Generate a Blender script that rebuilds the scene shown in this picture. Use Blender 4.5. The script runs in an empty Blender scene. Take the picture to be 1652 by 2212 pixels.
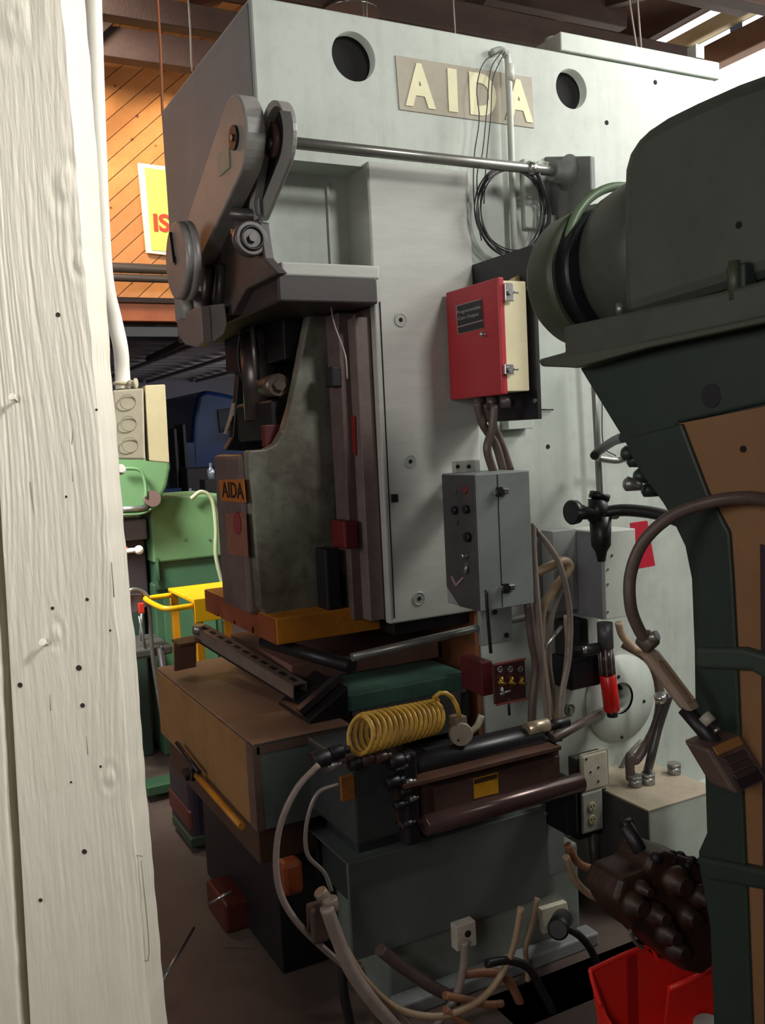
import bpy, bmesh, math, random
from mathutils import Vector, Matrix, noise
random.seed(7)
sc = bpy.context.scene
COL = sc.collection
R = math.radians
# ------------------------------------------------------------------ camera
W, H, F = 1652, 2212, 2000.0
yaw, pitch, roll = R(27.5), R(-4.75), R(2.87)
EYE = Vector((0, 0, 1.55))
f0 = Vector((math.sin(yaw), math.cos(yaw), 0)); r0 = Vector((math.cos(yaw), -math.sin(yaw), 0)); UP = Vector((0, 0, 1))
FW = f0 * math.cos(pitch) + UP * math.sin(pitch); u0 = r0.cross(FW)
RT = r0 * math.cos(roll) - u0 * math.sin(roll); UV = r0 * math.sin(roll) + u0 * math.cos(roll)
cd = bpy.data.cameras.new('camera'); cam = bpy.data.objects.new('camera', cd); COL.objects.link(cam)
cam.matrix_world = Matrix(((RT.x, UV.x, -FW.x, EYE.x), (RT.y, UV.y, -FW.y, EYE.y), (RT.z, UV.z, -FW.z, EYE.z), (0, 0, 0, 1)))
cd.sensor_fit = 'VERTICAL'; cd.sensor_height = 24; cd.lens = F / H * 24; cd.clip_start = 0.02
sc.camera = cam
# ------------------------------------------------------------------ world, lights, exposure
sc.view_settings.view_transform = 'Standard'; sc.view_settings.look = 'None'
sc.view_settings.gamma = 1; sc.view_settings.use_curve_mapping = False
sc.view_settings.exposure = 0.0
wd = bpy.data.worlds.new('world'); sc.world = wd; wd.use_nodes = True
bg = wd.node_tree.nodes['Background']; bg.inputs[0].default_value = (0.75, 0.85, 1.0, 1); bg.inputs[1].default_value = 0.05

def area(name, loc, target, sx, sy, power, color, spread=180):
    l = bpy.data.lights.new(name, 'AREA'); l.shape = 'RECTANGLE'; l.size = sx; l.size_y = sy
    l.energy = power; l.color = color; l.spread = R(spread)
    o = bpy.data.objects.new(name, l); COL.objects.link(o); o.location = loc
    o.rotation_euler = (Vector(target) - Vector(loc)).to_track_quat('-Z', 'Y').to_euler(); return o
# daylight through the high windows on the right, and from a skylight behind the green machine
area('window_daylight', (3.7, 1.45, 3.35), (2.5, 2.47, 2.4), 1.0, 0.7, 60, (1.0, 0.99, 0.93))
area('skylight', (2.3, -0.8, 3.7), (1.0, 1.9, 2.0), 0.6, 0.6, 62, (1.0, 0.985, 0.94))
area('post_edge_fill', (1.5, -0.9, 3.5), (0.33, 1.08, 1.95), 0.35, 0.35, 3.6, (1.0, 0.985, 0.95), 32)  # added narrow light to brighten the post edge, not an actual skylight
# unseen fill lights, added behind the camera and to the left of the press
area('camera_fill', (-1.3, -0.6, 2.1), (0.3, 1.2, 1.2), 0.8, 0.8, 22, (1.0, 0.98, 0.93), 170)
area('side_fill', (-2.6, 2.2, 2.2), (1.2, 2.3, 1.6), 1.5, 1.0, 27, (1.0, 0.96, 0.93))
# unseen fill lights, added to brighten the wooden gable, far hall and aisle
area('gable_fill', (0.2, 5.2, 4.3), (2.2, 7.0, 3.3), 0.6, 0.4, 190, (1.0, 0.90, 0.76))
area('hall_fill', (5.6, 9.0, 1.8), (2.5, 11.5, 2.2), 1.0, 1.0, 40, (0.95, 0.95, 1.0))
area('aisle_fill', (0.2, 3.7, 2.4), (1.4, 4.6, 0.8), 0.5, 0.5, 17, (1.0, 0.97, 0.9), 80)

# ------------------------------------------------------------------ pixel -> point helpers
def ray(x, y): return FW + RT * ((x - W / 2) / F) - UV * ((y - H / 2) / F)
def on(x, y, ax, v):
    d = ray(x, y); return EYE + d * ((v - EYE[ax]) / d[ax])
def S(x, y, Y): return on(x, y, 1, Y)
def Q(x, y, X): return on(x, y, 0, X)
def G(x, y, Z): return on(x, y, 2, Z)
def D(x, y, d): return EYE + ray(x, y) * d

# ------------------------------------------------------------------ materials
def lin(c): return tuple(((v / 12.92) if v <= 0.04045 else ((v + 0.055) / 1.055) ** 2.4) for v in c)
def rgb(h): h = h.lstrip('#'); return lin(tuple(int(h[i:i + 2], 16) / 255 for i in (0, 2, 4)))
MATS = {}
def mat(name, col, rough=0.5, metal=0.0, dirt=None, amt=0.0, scale=6.0, bump=0.0, bscale=60.0, stretch=(1, 1, 1), emit=0, vary=0.0, streak=0.0, alpha=1.0, speck=0.0):
    if name in MATS: return MATS[name]
    m = bpy.data.materials.new(name); m.use_nodes = True; MATS[name] = m
    nt = m.node_tree; N = nt.nodes; L = nt.links; b = N['Principled BSDF']
    c = rgb(col) if isinstance(col, str) else col
    b.inputs['Base Color'].default_value = (*c, 1); b.inputs['Roughness'].default_value = rough; b.inputs['Metallic'].default_value = metal
    if emit:
        b.inputs['Emission Color'].default_value = (*c, 1); b.inputs['Emission Strength'].default_value = emit; return m
    g = N.new('ShaderNodeNewGeometry')
    mp = N.new('ShaderNodeMapping'); L.new(g.outputs['Position'], mp.inputs[0]); mp.inputs['Scale'].default_value = stretch
    cur = None
    def mix(fac, c1, c2):
        x = N.new('ShaderNodeMix'); x.data_type = 'RGBA'
        L.new(fac, x.inputs[0])
        if isinstance(c1, tuple): x.inputs[6].default_value = (*c1, 1)
        else: L.new(c1, x.inputs[6])
        x.inputs[7].default_value = (*c2, 1); return x.outputs[2]
    def nz(sc_, det, lo, hi, vec=mp):
        n = N.new('ShaderNodeTexNoise'); n.inputs['Scale'].default_value = sc_; n.inputs['Detail'].default_value = det; n.inputs['Roughness'].default_value = 0.65
        L.new(vec.outputs[0], n.inputs['Vector'])
        r = N.new('ShaderNodeMapRange'); r.inputs[1].default_value = lo; r.inputs[2].default_value = hi; L.new(n.outputs[0], r.inputs[0]); return r.outputs[0]
    def times(o, k):
        x = N.new('ShaderNodeMath'); x.operation = 'MULTIPLY'; L.new(o, x.inputs[0]); x.inputs[1].default_value = k; return x.outputs[0]
    cur = c
    if vary:
        oi = N.new('ShaderNodeObjectInfo')
        cur = mix(times(oi.outputs['Random'], vary), cur, tuple(v * 0.45 for v in c))
    if dirt and amt:
        cur = mix(times(nz(scale, 6, 0.42, 0.75), amt), cur, rgb(dirt))
        cur = mix(times(nz(scale * 7, 4, 0.5, 0.75), amt * 0.5), cur, rgb(dirt))
    if streak:
        mp2 = N.new('ShaderNodeMapping'); L.new(g.outputs['Position'], mp2.inputs[0]); mp2.inputs['Scale'].default_value = (1, 1, 0.06)
        cur = mix(times(nz(22, 5, 0.5, 0.8, mp2), streak), cur, rgb(dirt or '#555048'))
    if speck:
        v = N.new('ShaderNodeTexVoronoi'); v.inputs['Scale'].default_value = 9; L.new(mp.outputs[0], v.inputs['Vector'])
        r = N.new('ShaderNodeMapRange'); r.inputs[1].default_value = 0.14; r.inputs[2].default_value = 0.04; L.new(v.outputs[0], r.inputs[0])
        cur = mix(times(r.outputs[0], speck), cur, rgb('#3a1d0c'))
    if not isinstance(cur, tuple): L.new(cur, b.inputs['Base Color'])
    if bump:
        n = N.new('ShaderNodeTexNoise'); n.inputs['Scale'].default_value = bscale; n.inputs['Detail'].default_value = 6; L.new(mp.outputs[0], n.inputs['Vector'])
        bp = N.new('ShaderNodeBump'); bp.inputs['Strength'].default_value = bump; bp.inputs['Distance'].default_value = 0.004
        L.new(n.outputs[0], bp.inputs['Height']); L.new(bp.outputs[0], b.inputs['Normal'])
    return m
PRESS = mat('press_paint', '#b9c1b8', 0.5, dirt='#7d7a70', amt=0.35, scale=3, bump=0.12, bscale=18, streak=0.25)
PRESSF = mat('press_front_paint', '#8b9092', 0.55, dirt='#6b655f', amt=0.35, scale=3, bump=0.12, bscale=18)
PANEL = mat('press_plate', '#b9bab4', 0.5, dirt='#8f8e86', amt=0.3, scale=5, bump=0.05, bscale=30, stretch=(1, 1, 6))
SLIDE = mat('oily_paint', '#868878', 0.4, dirt='#3d302b', amt=0.95, scale=4, bump=0.1, bscale=25, streak=0.35)
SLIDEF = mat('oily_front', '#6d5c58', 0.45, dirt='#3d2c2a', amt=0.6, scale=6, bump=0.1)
GIB = mat('gib_metal', '#6c5a57', 0.45, 0.0, dirt='#3c2f2e', amt=0.6, scale=7, bump=0.05)
DARK = mat('dark_grease', '#1c1a1e', 0.45, dirt='#0c0b0c', amt=0.5, scale=8, bump=0.2)
BLACK = mat('black_paint', '#19171c', 0.4)
HOLE = mat('deep_hole', '#0d0b0b', 0.9)
STEEL = mat('worn_steel', '#9a9a96', 0.35, 0.7, dirt='#5a524b', amt=0.5, scale=20)
LINKP = mat('linkage_paint', '#9a9994', 0.4, dirt='#76716c', amt=0.35, scale=9, bump=0.05)
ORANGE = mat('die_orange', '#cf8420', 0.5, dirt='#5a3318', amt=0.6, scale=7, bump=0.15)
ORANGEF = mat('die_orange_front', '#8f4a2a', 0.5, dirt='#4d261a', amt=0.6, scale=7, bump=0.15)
GREENBED = mat('bed_green', '#4e7263', 0.4, dirt='#22302b', amt=0.6, scale=6)
RUST = mat('rust_brown', '#8a5534', 0.6, dirt='#47301f', amt=0.6, scale=7, bump=0.2)
CABG = mat('cabinet_green', '#6d7b76', 0.45, dirt='#3b3e3c', amt=0.6, scale=5)
CABT = mat('cabinet_top', '#8f6f5a', 0.5, dirt='#4d4640', amt=0.6, scale=4)
CABF = mat('cabinet_tan', '#9c7448', 0.55, dirt='#6a4d33', amt=0.5, scale=5)
YEL = mat('yellow_paint', '#f0b80e', 0.4, dirt='#b08020', amt=0.25, scale=9)
YELD = mat('yellow_bar', '#c8861c', 0.5, dirt='#7a4d1a', amt=0.4, scale=9)
REDB = mat('red_box', '#b02a33', 0.38, dirt='#7d1d25', amt=0.25, scale=9)
CREAM = mat('cream_metal', '#e6dcb6', 0.45, dirt='#b8a880', amt=0.2, scale=9)
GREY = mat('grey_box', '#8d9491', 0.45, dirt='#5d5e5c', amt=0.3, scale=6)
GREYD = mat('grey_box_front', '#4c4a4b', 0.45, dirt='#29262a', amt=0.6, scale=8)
CONC = mat('grey_conduit_hose', '#8f8179', 0.45, dirt='#5f4f47', amt=0.5, scale=12)
HOSEB = mat('brown_hose', '#5a4a45', 0.4, dirt='#33292a', amt=0.5, scale=10)
HOSET = mat('tan_hose', '#a38b70', 0.45, dirt='#6b543e', amt=0.5, scale=12)
HOSER = mat('rusty_hose', '#93654a', 0.5, dirt='#553323', amt=0.6, scale=12)
RUBBER = mat('black_rubber', '#201e20', 0.45)
COILY = mat('coil_yellow', '#c9a040', 0.35, dirt='#7a5226', amt=0.9, scale=9)
BROWNM = mat('brown_steel', '#57403a', 0.35, 0.2, dirt='#2c1d1b', amt=0.6, scale=7)
GM = mat('machine_green', '#474c44', 0.45, dirt='#2a2c27', amt=0.5, scale=4, bump=0.08)
GMD = mat('machine_green_dark', '#26332c', 0.45, dirt='#171b19', amt=0.5, scale=4, bump=0.08)
TAN = mat('tan_panel', '#85603f', 0.5, dirt='#6b4628', amt=0.5, scale=2.5)
GRIME = mat('rusty_grime', '#3e261b', 0.5, dirt='#1d1412', amt=0.8, scale=14, bump=0.5, bscale=40)
POSTM = mat('painted_post', '#dcd6c6', 0.55, dirt='#aeaa96', amt=0.35, scale=5, bump=0.6, bscale=150, stretch=(1, 1, 0.12))
LG = mat('lathe_green', '#61865c', 0.45, dirt='#4f7553', amt=0.35, scale=4)
LGD = mat('lathe_green_dark', '#42684c', 0.5, dirt='#2f4a38', amt=0.4, scale=4)
WHITE = mat('white_paint', '#e9e6da', 0.5, dirt='#bdb5a2', amt=0.2, scale=8)
OUTP = mat('outlet_plate', '#cfc9b4', 0.5, dirt='#857c68', amt=0.5, scale=12)
PLANK = mat('pine_plank', '#e49a58', 0.5, dirt='#b8682e', amt=0.45, scale=6, bump=0.2, vary=0.5, speck=0.9)
BEAM = mat('dark_beam', '#4c3831', 0.7, dirt='#30221f', amt=0.6, scale=5, bump=0.3)
DECK = mat('roof_deck', '#3c2a26', 0.8, dirt='#1e1615', amt=0.6, scale=4)
CONCR = mat('concrete', '#62534c', 0.6, dirt='#3a302c', amt=0.6, scale=2.5, bump=0.1)
BLUE = mat('truck_blue', '#122f5e', 0.3, dirt='#0e2547', amt=0.4, scale=3)
WALLG = mat('far_wall', '#8a8790', 0.7, dirt='#6b6870', amt=0.3, scale=1.5)
SIGNY = mat('sign_yellow', '#f4f26a', 0.5)
LETR = mat('sign_red', '#d8452c', 0.5)
CHROME = mat('chrome', '#c8c8c4', 0.2, 0.9)
BRASS = mat('brass', '#a5803a', 0.35, 0.7, dirt='#5e4320', amt=0.4, scale=30)
REDP = mat('red_plastic', '#ee2f26', 0.4, dirt='#c01c18', amt=0.2, scale=6)
GLOW = mat('sky_pane', (1.0, 1.0, 0.96), emit=1.5)
TUBEG = mat('lamp_tube', (1.0, 1.0, 0.95), emit=6.0)

# ------------------------------------------------------------------ mesh builder
class B:
    def __init__(s): s.bm = bmesh.new()
    def add(s, bm, bevel=0, seg=2, smooth=False):
        if bevel:
            bmesh.ops.remove_doubles(bm, verts=bm.verts, dist=1e-6)
            es = [e for e in bm.edges if len(e.link_faces) == 2 and e.calc_face_angle(0) > 0.5]
            try: bmesh.ops.bevel(bm, geom=es, offset=bevel, segments=seg, profile=0.5, affect='EDGES')
            except Exception: pass
        bmesh.ops.recalc_face_normals(bm, faces=bm.faces)
        if smooth:
            for f in bm.faces: f.smooth = True
        me = bpy.data.meshes.new('tmp'); bm.to_mesh(me); bm.free(); s.bm.from_mesh(me); bpy.data.meshes.remove(me); return s
    def prism(s, pts, vec, bevel=0, seg=2):
        bm = bmesh.new(); vec = Vector(vec)
        a = [bm.verts.new(p) for p in pts]; c = [bm.verts.new(Vector(p) + vec) for p in pts]
        bm.faces.new(a); bm.faces.new(c[::-1]); n = len(a)
        for i in range(n): bm.faces.new((a[i], c[i], c[(i + 1) % n], a[(i + 1) % n]))
        return s.add(bm, bevel, seg)
    def box(s, x0, x1, y0, y1, z0, z1, bevel=0, seg=2):
        return s.prism([(x0, y0, z0), (x1, y0, z0), (x1, y1, z0), (x0, y1, z0)], (0, 0, z1 - z0), bevel, seg)
    def obox(s, c, ax, ay, az, bevel=0):
        c, ax, ay, az = map(Vector, (c, ax, ay, az))
        return s.prism([c - ax - ay - az, c + ax - ay - az, c + ax + ay - az, c - ax + ay - az], az * 2, bevel)
    def bar(s, p, q, w, h, up=(0, 0, 1), bevel=0):
        p, q = Vector(p), Vector(q); d = (q - p); l = d.length; d.normalize()
        side = d.cross(Vector(up)).normalized(); u = side.cross(d)
        return s.obox((p + q) / 2, d * l / 2, side * w / 2, u * h / 2, bevel)
    def lathe(s, prof, o, d, seg=32, caps=True):
        o = Vector(o); d = Vector(d).normalized(); a = d.orthogonal().normalized(); b = d.cross(a)
        bm = bmesh.new(); rings = []
        for t, r in prof:
            rings.append([bm.verts.new(o + d * t + (a * math.cos(2 * math.pi * k / seg) + b * math.sin(2 * math.pi * k / seg)) * max(r, 1e-5)) for k in range(seg)])
        for i in range(len(rings) - 1):
            for k in range(seg):
                f = bm.faces.new((rings[i][k], rings[i][(k + 1) % seg], rings[i + 1][(k + 1) % seg], rings[i + 1][k]))
                f.smooth = True
        if caps: bm.faces.new(rings[0][::-1]); bm.faces.new(rings[-1])
        sh = [e for e in bm.edges if len(e.link_faces) == 2 and e.calc_face_angle(0) > 0.7]
        for e in sh: e.smooth = False
        return s.add(bm)
    def cyl(s, p, q, r, seg=24, r2=None, ch=0):
        p, q = Vector(p), Vector(q); l = (q - p).length; r2 = r if r2 is None else r2
        if ch: return s.lathe([(0, r - ch), (ch, r), (l - ch, r2), (l, r2 - ch)], p, q - p, seg)
        return s.lathe([(0, r), (l, r2)], p, q - p, seg)
    def tube(s, pts, r, seg=10, n=8, rib=0, ribn=3, smoothpath=True, taper=None):
        P = [Vector(p) for p in pts]
        if smoothpath and len(P) > 2:
            E_ = [P[0] * 2 - P[1]] + P + [P[-1] * 2 - P[-2]]; out = []
            for i in range(1, len(E_) - 2):
                p0, p1, p2, p3 = E_[i - 1:i + 3]
                for k in range(n):
                    t = k / n
                    out.append(0.5 * ((2 * p1) + (p2 - p0) * t + (2 * p0 - 5 * p1 + 4 * p2 - p3) * t * t + (3 * p1 - p0 - 3 * p2 + p3) * t ** 3))
            out.append(P[-1]); P = out
        bm = bmesh.new(); rings = []; prev = None
        for i, p in enumerate(P):
            t = (P[min(i + 1, len(P) - 1)] - P[max(i - 1, 0)]).normalized()
            if prev is None: a = t.orthogonal().normalized()
            else: a = (prev - t * prev.dot(t)).normalized()
            prev = a; b = t.cross(a)
            rr = r * (1 + (rib if (i % 2) else 0))
            if taper: rr *= 1 + (taper - 1) * i / (len(P) - 1)
            rings.append([bm.verts.new(p + (a * math.cos(2 * math.pi * k / seg) + b * math.sin(2 * math.pi * k / seg)) * rr) for k in range(seg)])
        for i in range(len(rings) - 1):
            for k in range(seg):
                f = bm.faces.new((rings[i][k], rings[i][(k + 1) % seg], rings[i + 1][(k + 1) % seg], rings[i + 1][k])); f.smooth = True
        bm.faces.new(rings[0][::-1]); bm.faces.new(rings[-1])
        return s.add(bm)
    def ball(s, c, r, sc3=(1, 1, 1), seg=16):
        bm = bmesh.new(); bmesh.ops.create_uvsphere(bm, u_segments=seg, v_segments=seg // 2 + 2, radius=r)
        for v in bm.verts: v.co = Vector((v.co.x * sc3[0], v.co.y * sc3[1], v.co.z * sc3[2])) + Vector(c)
        return s.add(bm, smooth=True)
    def torus(s, c, nrm, R_, r, seg=32, ms=8):
        nrm = Vector(nrm).normalized(); a = nrm.orthogonal().normalized(); b = nrm.cross(a); c = Vector(c)
        bm = bmesh.new(); rings = []
        for i in range(seg):
            t = 2 * math.pi * i / seg; rad = a * math.cos(t) + b * math.sin(t)
            rings.append([bm.verts.new(c + rad * (R_ + r * math.cos(2 * math.pi * k / ms)) + nrm * r * math.sin(2 * math.pi * k / ms)) for k in range(ms)])
        for i in range(seg):
            for k in range(ms):
                f = bm.faces.new((rings[i][k], rings[i][(k + 1) % ms], rings[(i + 1) % seg][(k + 1) % ms], rings[(i + 1) % seg][k])); f.smooth = True
        return s.add(bm)
    def cut(s, other):
        """boolean difference with another builder"""
        ms = [bpy.data.meshes.new('t'), bpy.data.meshes.new('t')]; s.bm.to_mesh(ms[0]); other.bm.to_mesh(ms[1])
        os_ = [bpy.data.objects.new('t', m_) for m_ in ms]
        for o in os_: COL.objects.link(o)
        md = os_[0].modifiers.new('b', 'BOOLEAN'); md.object = os_[1]; md.operation = 'DIFFERENCE'; md.solver = 'EXACT'
        dg = bpy.context.evaluated_depsgraph_get(); dg.update()
        me = bpy.data.meshes.new_from_object(os_[0].evaluated_get(dg))
        s.bm.free(); s.bm = bmesh.new(); s.bm.from_mesh(me)
        for o in os_: bpy.data.objects.remove(o)
        for m_ in ms: bpy.data.meshes.remove(m_)
        bpy.data.meshes.remove(me); other.bm.free(); return s
    def make(s, name, m, parent=None, label=None, cat=None, group=None, kind=None):
        me = bpy.data.meshes.new(name); o = bpy.data.objects.new(name, me); COL.objects.link(o)
        if parent is not None:
            off = WL[parent.name]
            o.parent = parent; WL[o.name] = off
        else:
            xs = [v.co for v in s.bm.verts]
            lo = Vector([min(v[i] for v in xs) for i in range(3)]); hi = Vector([max(v[i] for v in xs) for i in range(3)])
            off = Vector(((lo.x + hi.x) / 2, (lo.y + hi.y) / 2, lo.z)); o.location = off; WL[o.name] = off
        for v in s.bm.verts: v.co -= off
        s.bm.to_mesh(me); s.bm.free(); me.materials.append(m)
        tag(o, label, cat, group, kind); return o
WL = {}
def tag(o, label=None, cat=None, group=None, kind=None):
    if label: o['label'] = label
    if cat: o['category'] = cat
    if group: o['group'] = group
    if kind: o['kind'] = kind
def thing(name, label, cat, loc, group=None, kind=None):
    o = bpy.data.objects.new(name, None); COL.objects.link(o); o.location = Vector(loc); o.empty_display_size = 0.1
    WL[o.name] = Vector(loc); tag(o, label, cat, group, kind); return o
def lettering(name, txt, m, parent, origin, xd, yd, height, width=None, depth=0.0015, bold=0.0, label=None):
    """letters on a plane: origin = lower left, xd / yd unit directions"""
    cu = bpy.data.curves.new('t', 'FONT'); cu.body = txt; cu.extrude = 0.5; cu.offset = bold; cu.resolution_u = 4
    o = bpy.data.objects.new('t', cu); COL.objects.link(o)
    dg = bpy.context.evaluated_depsgraph_get(); dg.update(); me = bpy.data.meshes.new_from_object(o.evaluated_get(dg))
    bpy.data.objects.remove(o)
    xs = [v.co.x for v in me.vertices]; ys = [v.co.y for v in me.vertices]
    x0, x1, y0, y1 = min(xs), max(xs), min(ys), max(ys)
    sy = height / (y1 - y0); sx = (width / (x1 - x0)) if width else sy
    xd = Vector(xd).normalized(); yd = Vector(yd).normalized(); zd = xd.cross(yd); origin = Vector(origin)
    b = B(); b.bm.from_mesh(me); bpy.data.meshes.remove(me)
    for v in b.bm.verts: v.co = origin + xd * (v.co.x - x0) * sx + yd * (v.co.y - y0) * sy + zd * (v.co.z * 2) * depth
    return b.make(name, m, parent, label)

XA = Vector((1, 0, 0)); YA = Vector((0, 1, 0))
PY = 2.47           # plane of the press's near side
# ================================================================== SETTING
B().box(-3.5, 9, -2.5, 14.2, -0.1, 0.0).make('floor', CONCR, kind='structure')
B().box(-3.5, 9, 14.0, 14.2, 0, 5).make('wall_far', WALLG, kind='structure')
B().box(-3.6, -3.5, -2.5, 14.2, 0, 5.6).make('wall_left', WALLG, kind='structure')
B().box(-3.5, 9, -2.7, -2.5, 0, 5.6).make('wall_rear', WALLG, kind='structure')
# roof deck with a gap over the right-hand windows
B().box(-3.5, 5.35, -2.5, 7.1, 4.9, 5.0).make('ceiling', DECK, kind='structure')
B().box(-3.5, 9, 7.06, 14.2, 2.72, 2.8).make('ceiling_hall', DECK, kind='structure')
# right-hand wall with the row of high windows, running along Y at X = 5.2
RX = 5.2
wr = B()
wr.box(RX, RX + 0.12, -2.5, 7.0, 0, 2.0).box(RX, RX + 0.12, -2.5, 7.0, 4.75, 4.9)
wr.make('wall_right', WALLG, kind='structure')
wn = thing('window_1', None, None, (RX, 2.0, 2.0), kind='structure')
for i in range(7):
    y0 = -2.4 + i * 1.3
    B().box(RX + 0.04, RX + 0.05, y0 + 0.04, y0 + 1.26, 2.0, 3.94).make('pane', GLOW, wn)
    B().box(RX + 0.04, RX + 0.05, y0 + 0.04, y0 + 1.26, 4.27, 4.36).make('pane', GLOW, wn)
    for j_ in range(3):
        B().box(RX + 0.0, RX + 0.01, y0 + 0.06 + j_ * .43, y0 + .38 + j_ * .43, 4.105, 4.155).make('pane', GLOW, wn)
    B().box(RX + .02, RX + 0.08, y0 - 0.03, y0 + 0.03, 2.0, 4.4).make('mullion', BEAM, wn)
B().box(RX - 0.06, RX + 0.1, -2.5, 7.0, 3.94, 4.10, 0.01).make('trim_1', mat('window_header', '#8a6a54', 0.7, dirt='#5d4538', amt=0.5, scale=4), kind='structure')
B().box(RX - 0.06, RX + 0.02, -2.5, 7.0, 4.165, 4.26, 0.01).make('trim_2', mat('cream_beam', '#d8cba4', 0.6, dirt='#a89a74', amt=0.4, scale=4), kind='structure')
B().box(RX - 0.02, RX + 0.1, -2.5, 7.0, 4.37, 4.95).make('trim_6', BEAM, kind='structure')
# rafters over the press, running along X
rng = random.Random(3)
k = 0
for (y, z, w, h) in [(3.3, 3.62, .09, .15), (3.9, 3.92, .07, .12), (4.3, 3.72, .12, .16), (4.9, 4.25, .08, .16), (5.4, 4.0, .1, .14), (6.0, 4.55, .1, .2), (6.5, 4.25, .12, .2), (3.0, 4.6, .1, .2), (2.2, 4.7, .12, .22), (1.2, 4.7, .12, .22), (0.0, 4.7, .12, .22)]:
    B().box(-3.5, 4.55, y - w / 2, y + w / 2, z - h / 2, z + h / 2, 0.006).make('rafter', BEAM, None, kind='structure')
for i, (x, y0, y1, z0, z1) in enumerate([(1.0, 3.2, 6.8, 3.7, 4.6), (2.2, 3.0, 6.8, 3.75, 4.75), (3.4, 2.6, 6.8, 3.8, 4.8), (4.4, 2.2, 6.8, 3.7, 4.8), (-.4, 3.2, 6.8, 3.7, 4.6)]):
    B().bar((x, y0, z0), (x, y1, z1), .07, .12).make('roof_strut', BEAM, None, kind='structure')
for (p, q) in [((2.1, 4.6, 3.8), (2.7, 3.6, 4.6)), ((3.0, 4.6, 3.8), (3.7, 4.6, 4.7)), ((1.0, 6.4, 3.9), (1.7, 6.4, 4.6))]:
    B().bar(p, q, .05, .09).make('roof_brace', BEAM, None, kind='structure')
# gable wall of diagonal pine planks at Y = 7
gw = thing('wall_gable', None, None, (2, 7, 2.55), kind='structure')
B().box(-3.5, 9, 7.03, 7.06, 2.55, 4.9).make('backing', mat('backing_brown', '#a5653a', .8), gw)
gx0, gx1, gz0, gz1 = -0.6, 4.2, 2.58, 4.9
ang = R(42); dirv = (math.cos(ang), math.sin(ang)); nrm = (-math.sin(ang), math.cos(ang))
def clip(poly, a, b, c):   # keep a*x+b*y<=c
    out = []
    for i in range(len(poly)):
        p, q = poly[i], poly[(i + 1) % len(poly)]; dp = a * p[0] + b * p[1] - c; dq = a * q[0] + b * q[1] - c
        if dp <= 0: out.append(p)
        if dp * dq < 0: t = dp / (dp - dq); out.append((p[0] + (q[0] - p[0]) * t, p[1] + (q[1] - p[1]) * t))
    return out
pw = 0.102
s0 = -6.0
while s0 < 6:
    c0 = (gx0 + nrm[0] * s0, gz0 + nrm[1] * s0)
    poly = [(c0[0] + dirv[0] * t + nrm[0] * o_, c0[1] + dirv[1] * t + nrm[1] * o_) for t, o_ in ((-9, .004), (9, .004), (9, pw), (-9, pw))]
    for (a, b, c) in ((-1, 0, -gx0), (1, 0, gx1), (0, -1, -gz0), (0, 1, gz1)):
        poly = clip(poly, a, b, c) if poly else poly
    if len(poly) >= 3:
        B().prism([(p[0], 7.0 + rng.uniform(0, .004), p[1]) for p in poly], (0, .03, 0)).make('plank', PLANK, gw)
    s0 += pw + .0008
B().box(-3.4, 9, 6.9, 7.08, 2.47, 2.6, 0.005).make('trim_3', mat('red_fascia', '#b0623a', 0.6, dirt='#6b3521', amt=0.4, scale=5), kind='structure')
B().box(-3.4, 9, 6.86, 7.0, 2.6, 2.635).make('trim_4', BEAM, kind='structure')
B().box(-3.4, 9, 6.95, 7.2, 2.36, 2.44, 0.005).make('trim_5', BLACK, kind='structure')
# hall ceiling joists beyond
joist_m = mat('pale_joist', '#8f8688', 0.5, dirt='#5b5257', amt=0.6, scale=3)
for i in range(17):
    y = 7.4 + i * 0.4
    B().box(-2, 8.5, y - .03, y + .03, 2.54, 2.70).make('joist', joist_m, None, kind='structure')
for i in range(9):
    x = 0.4 + i * 0.75
    B().box(x - .02, x + .02, 7.2, 13.9, 2.49, 2.53).make('hall_batten', joist_m, None, kind='structure')
B().cyl(G(320, 775, 2.47), G(535, 672, 2.45), .03).make('hall_pipe', BEAM, None, 'dark pipe slung across under the far hall ceiling', 'pipe')

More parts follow.
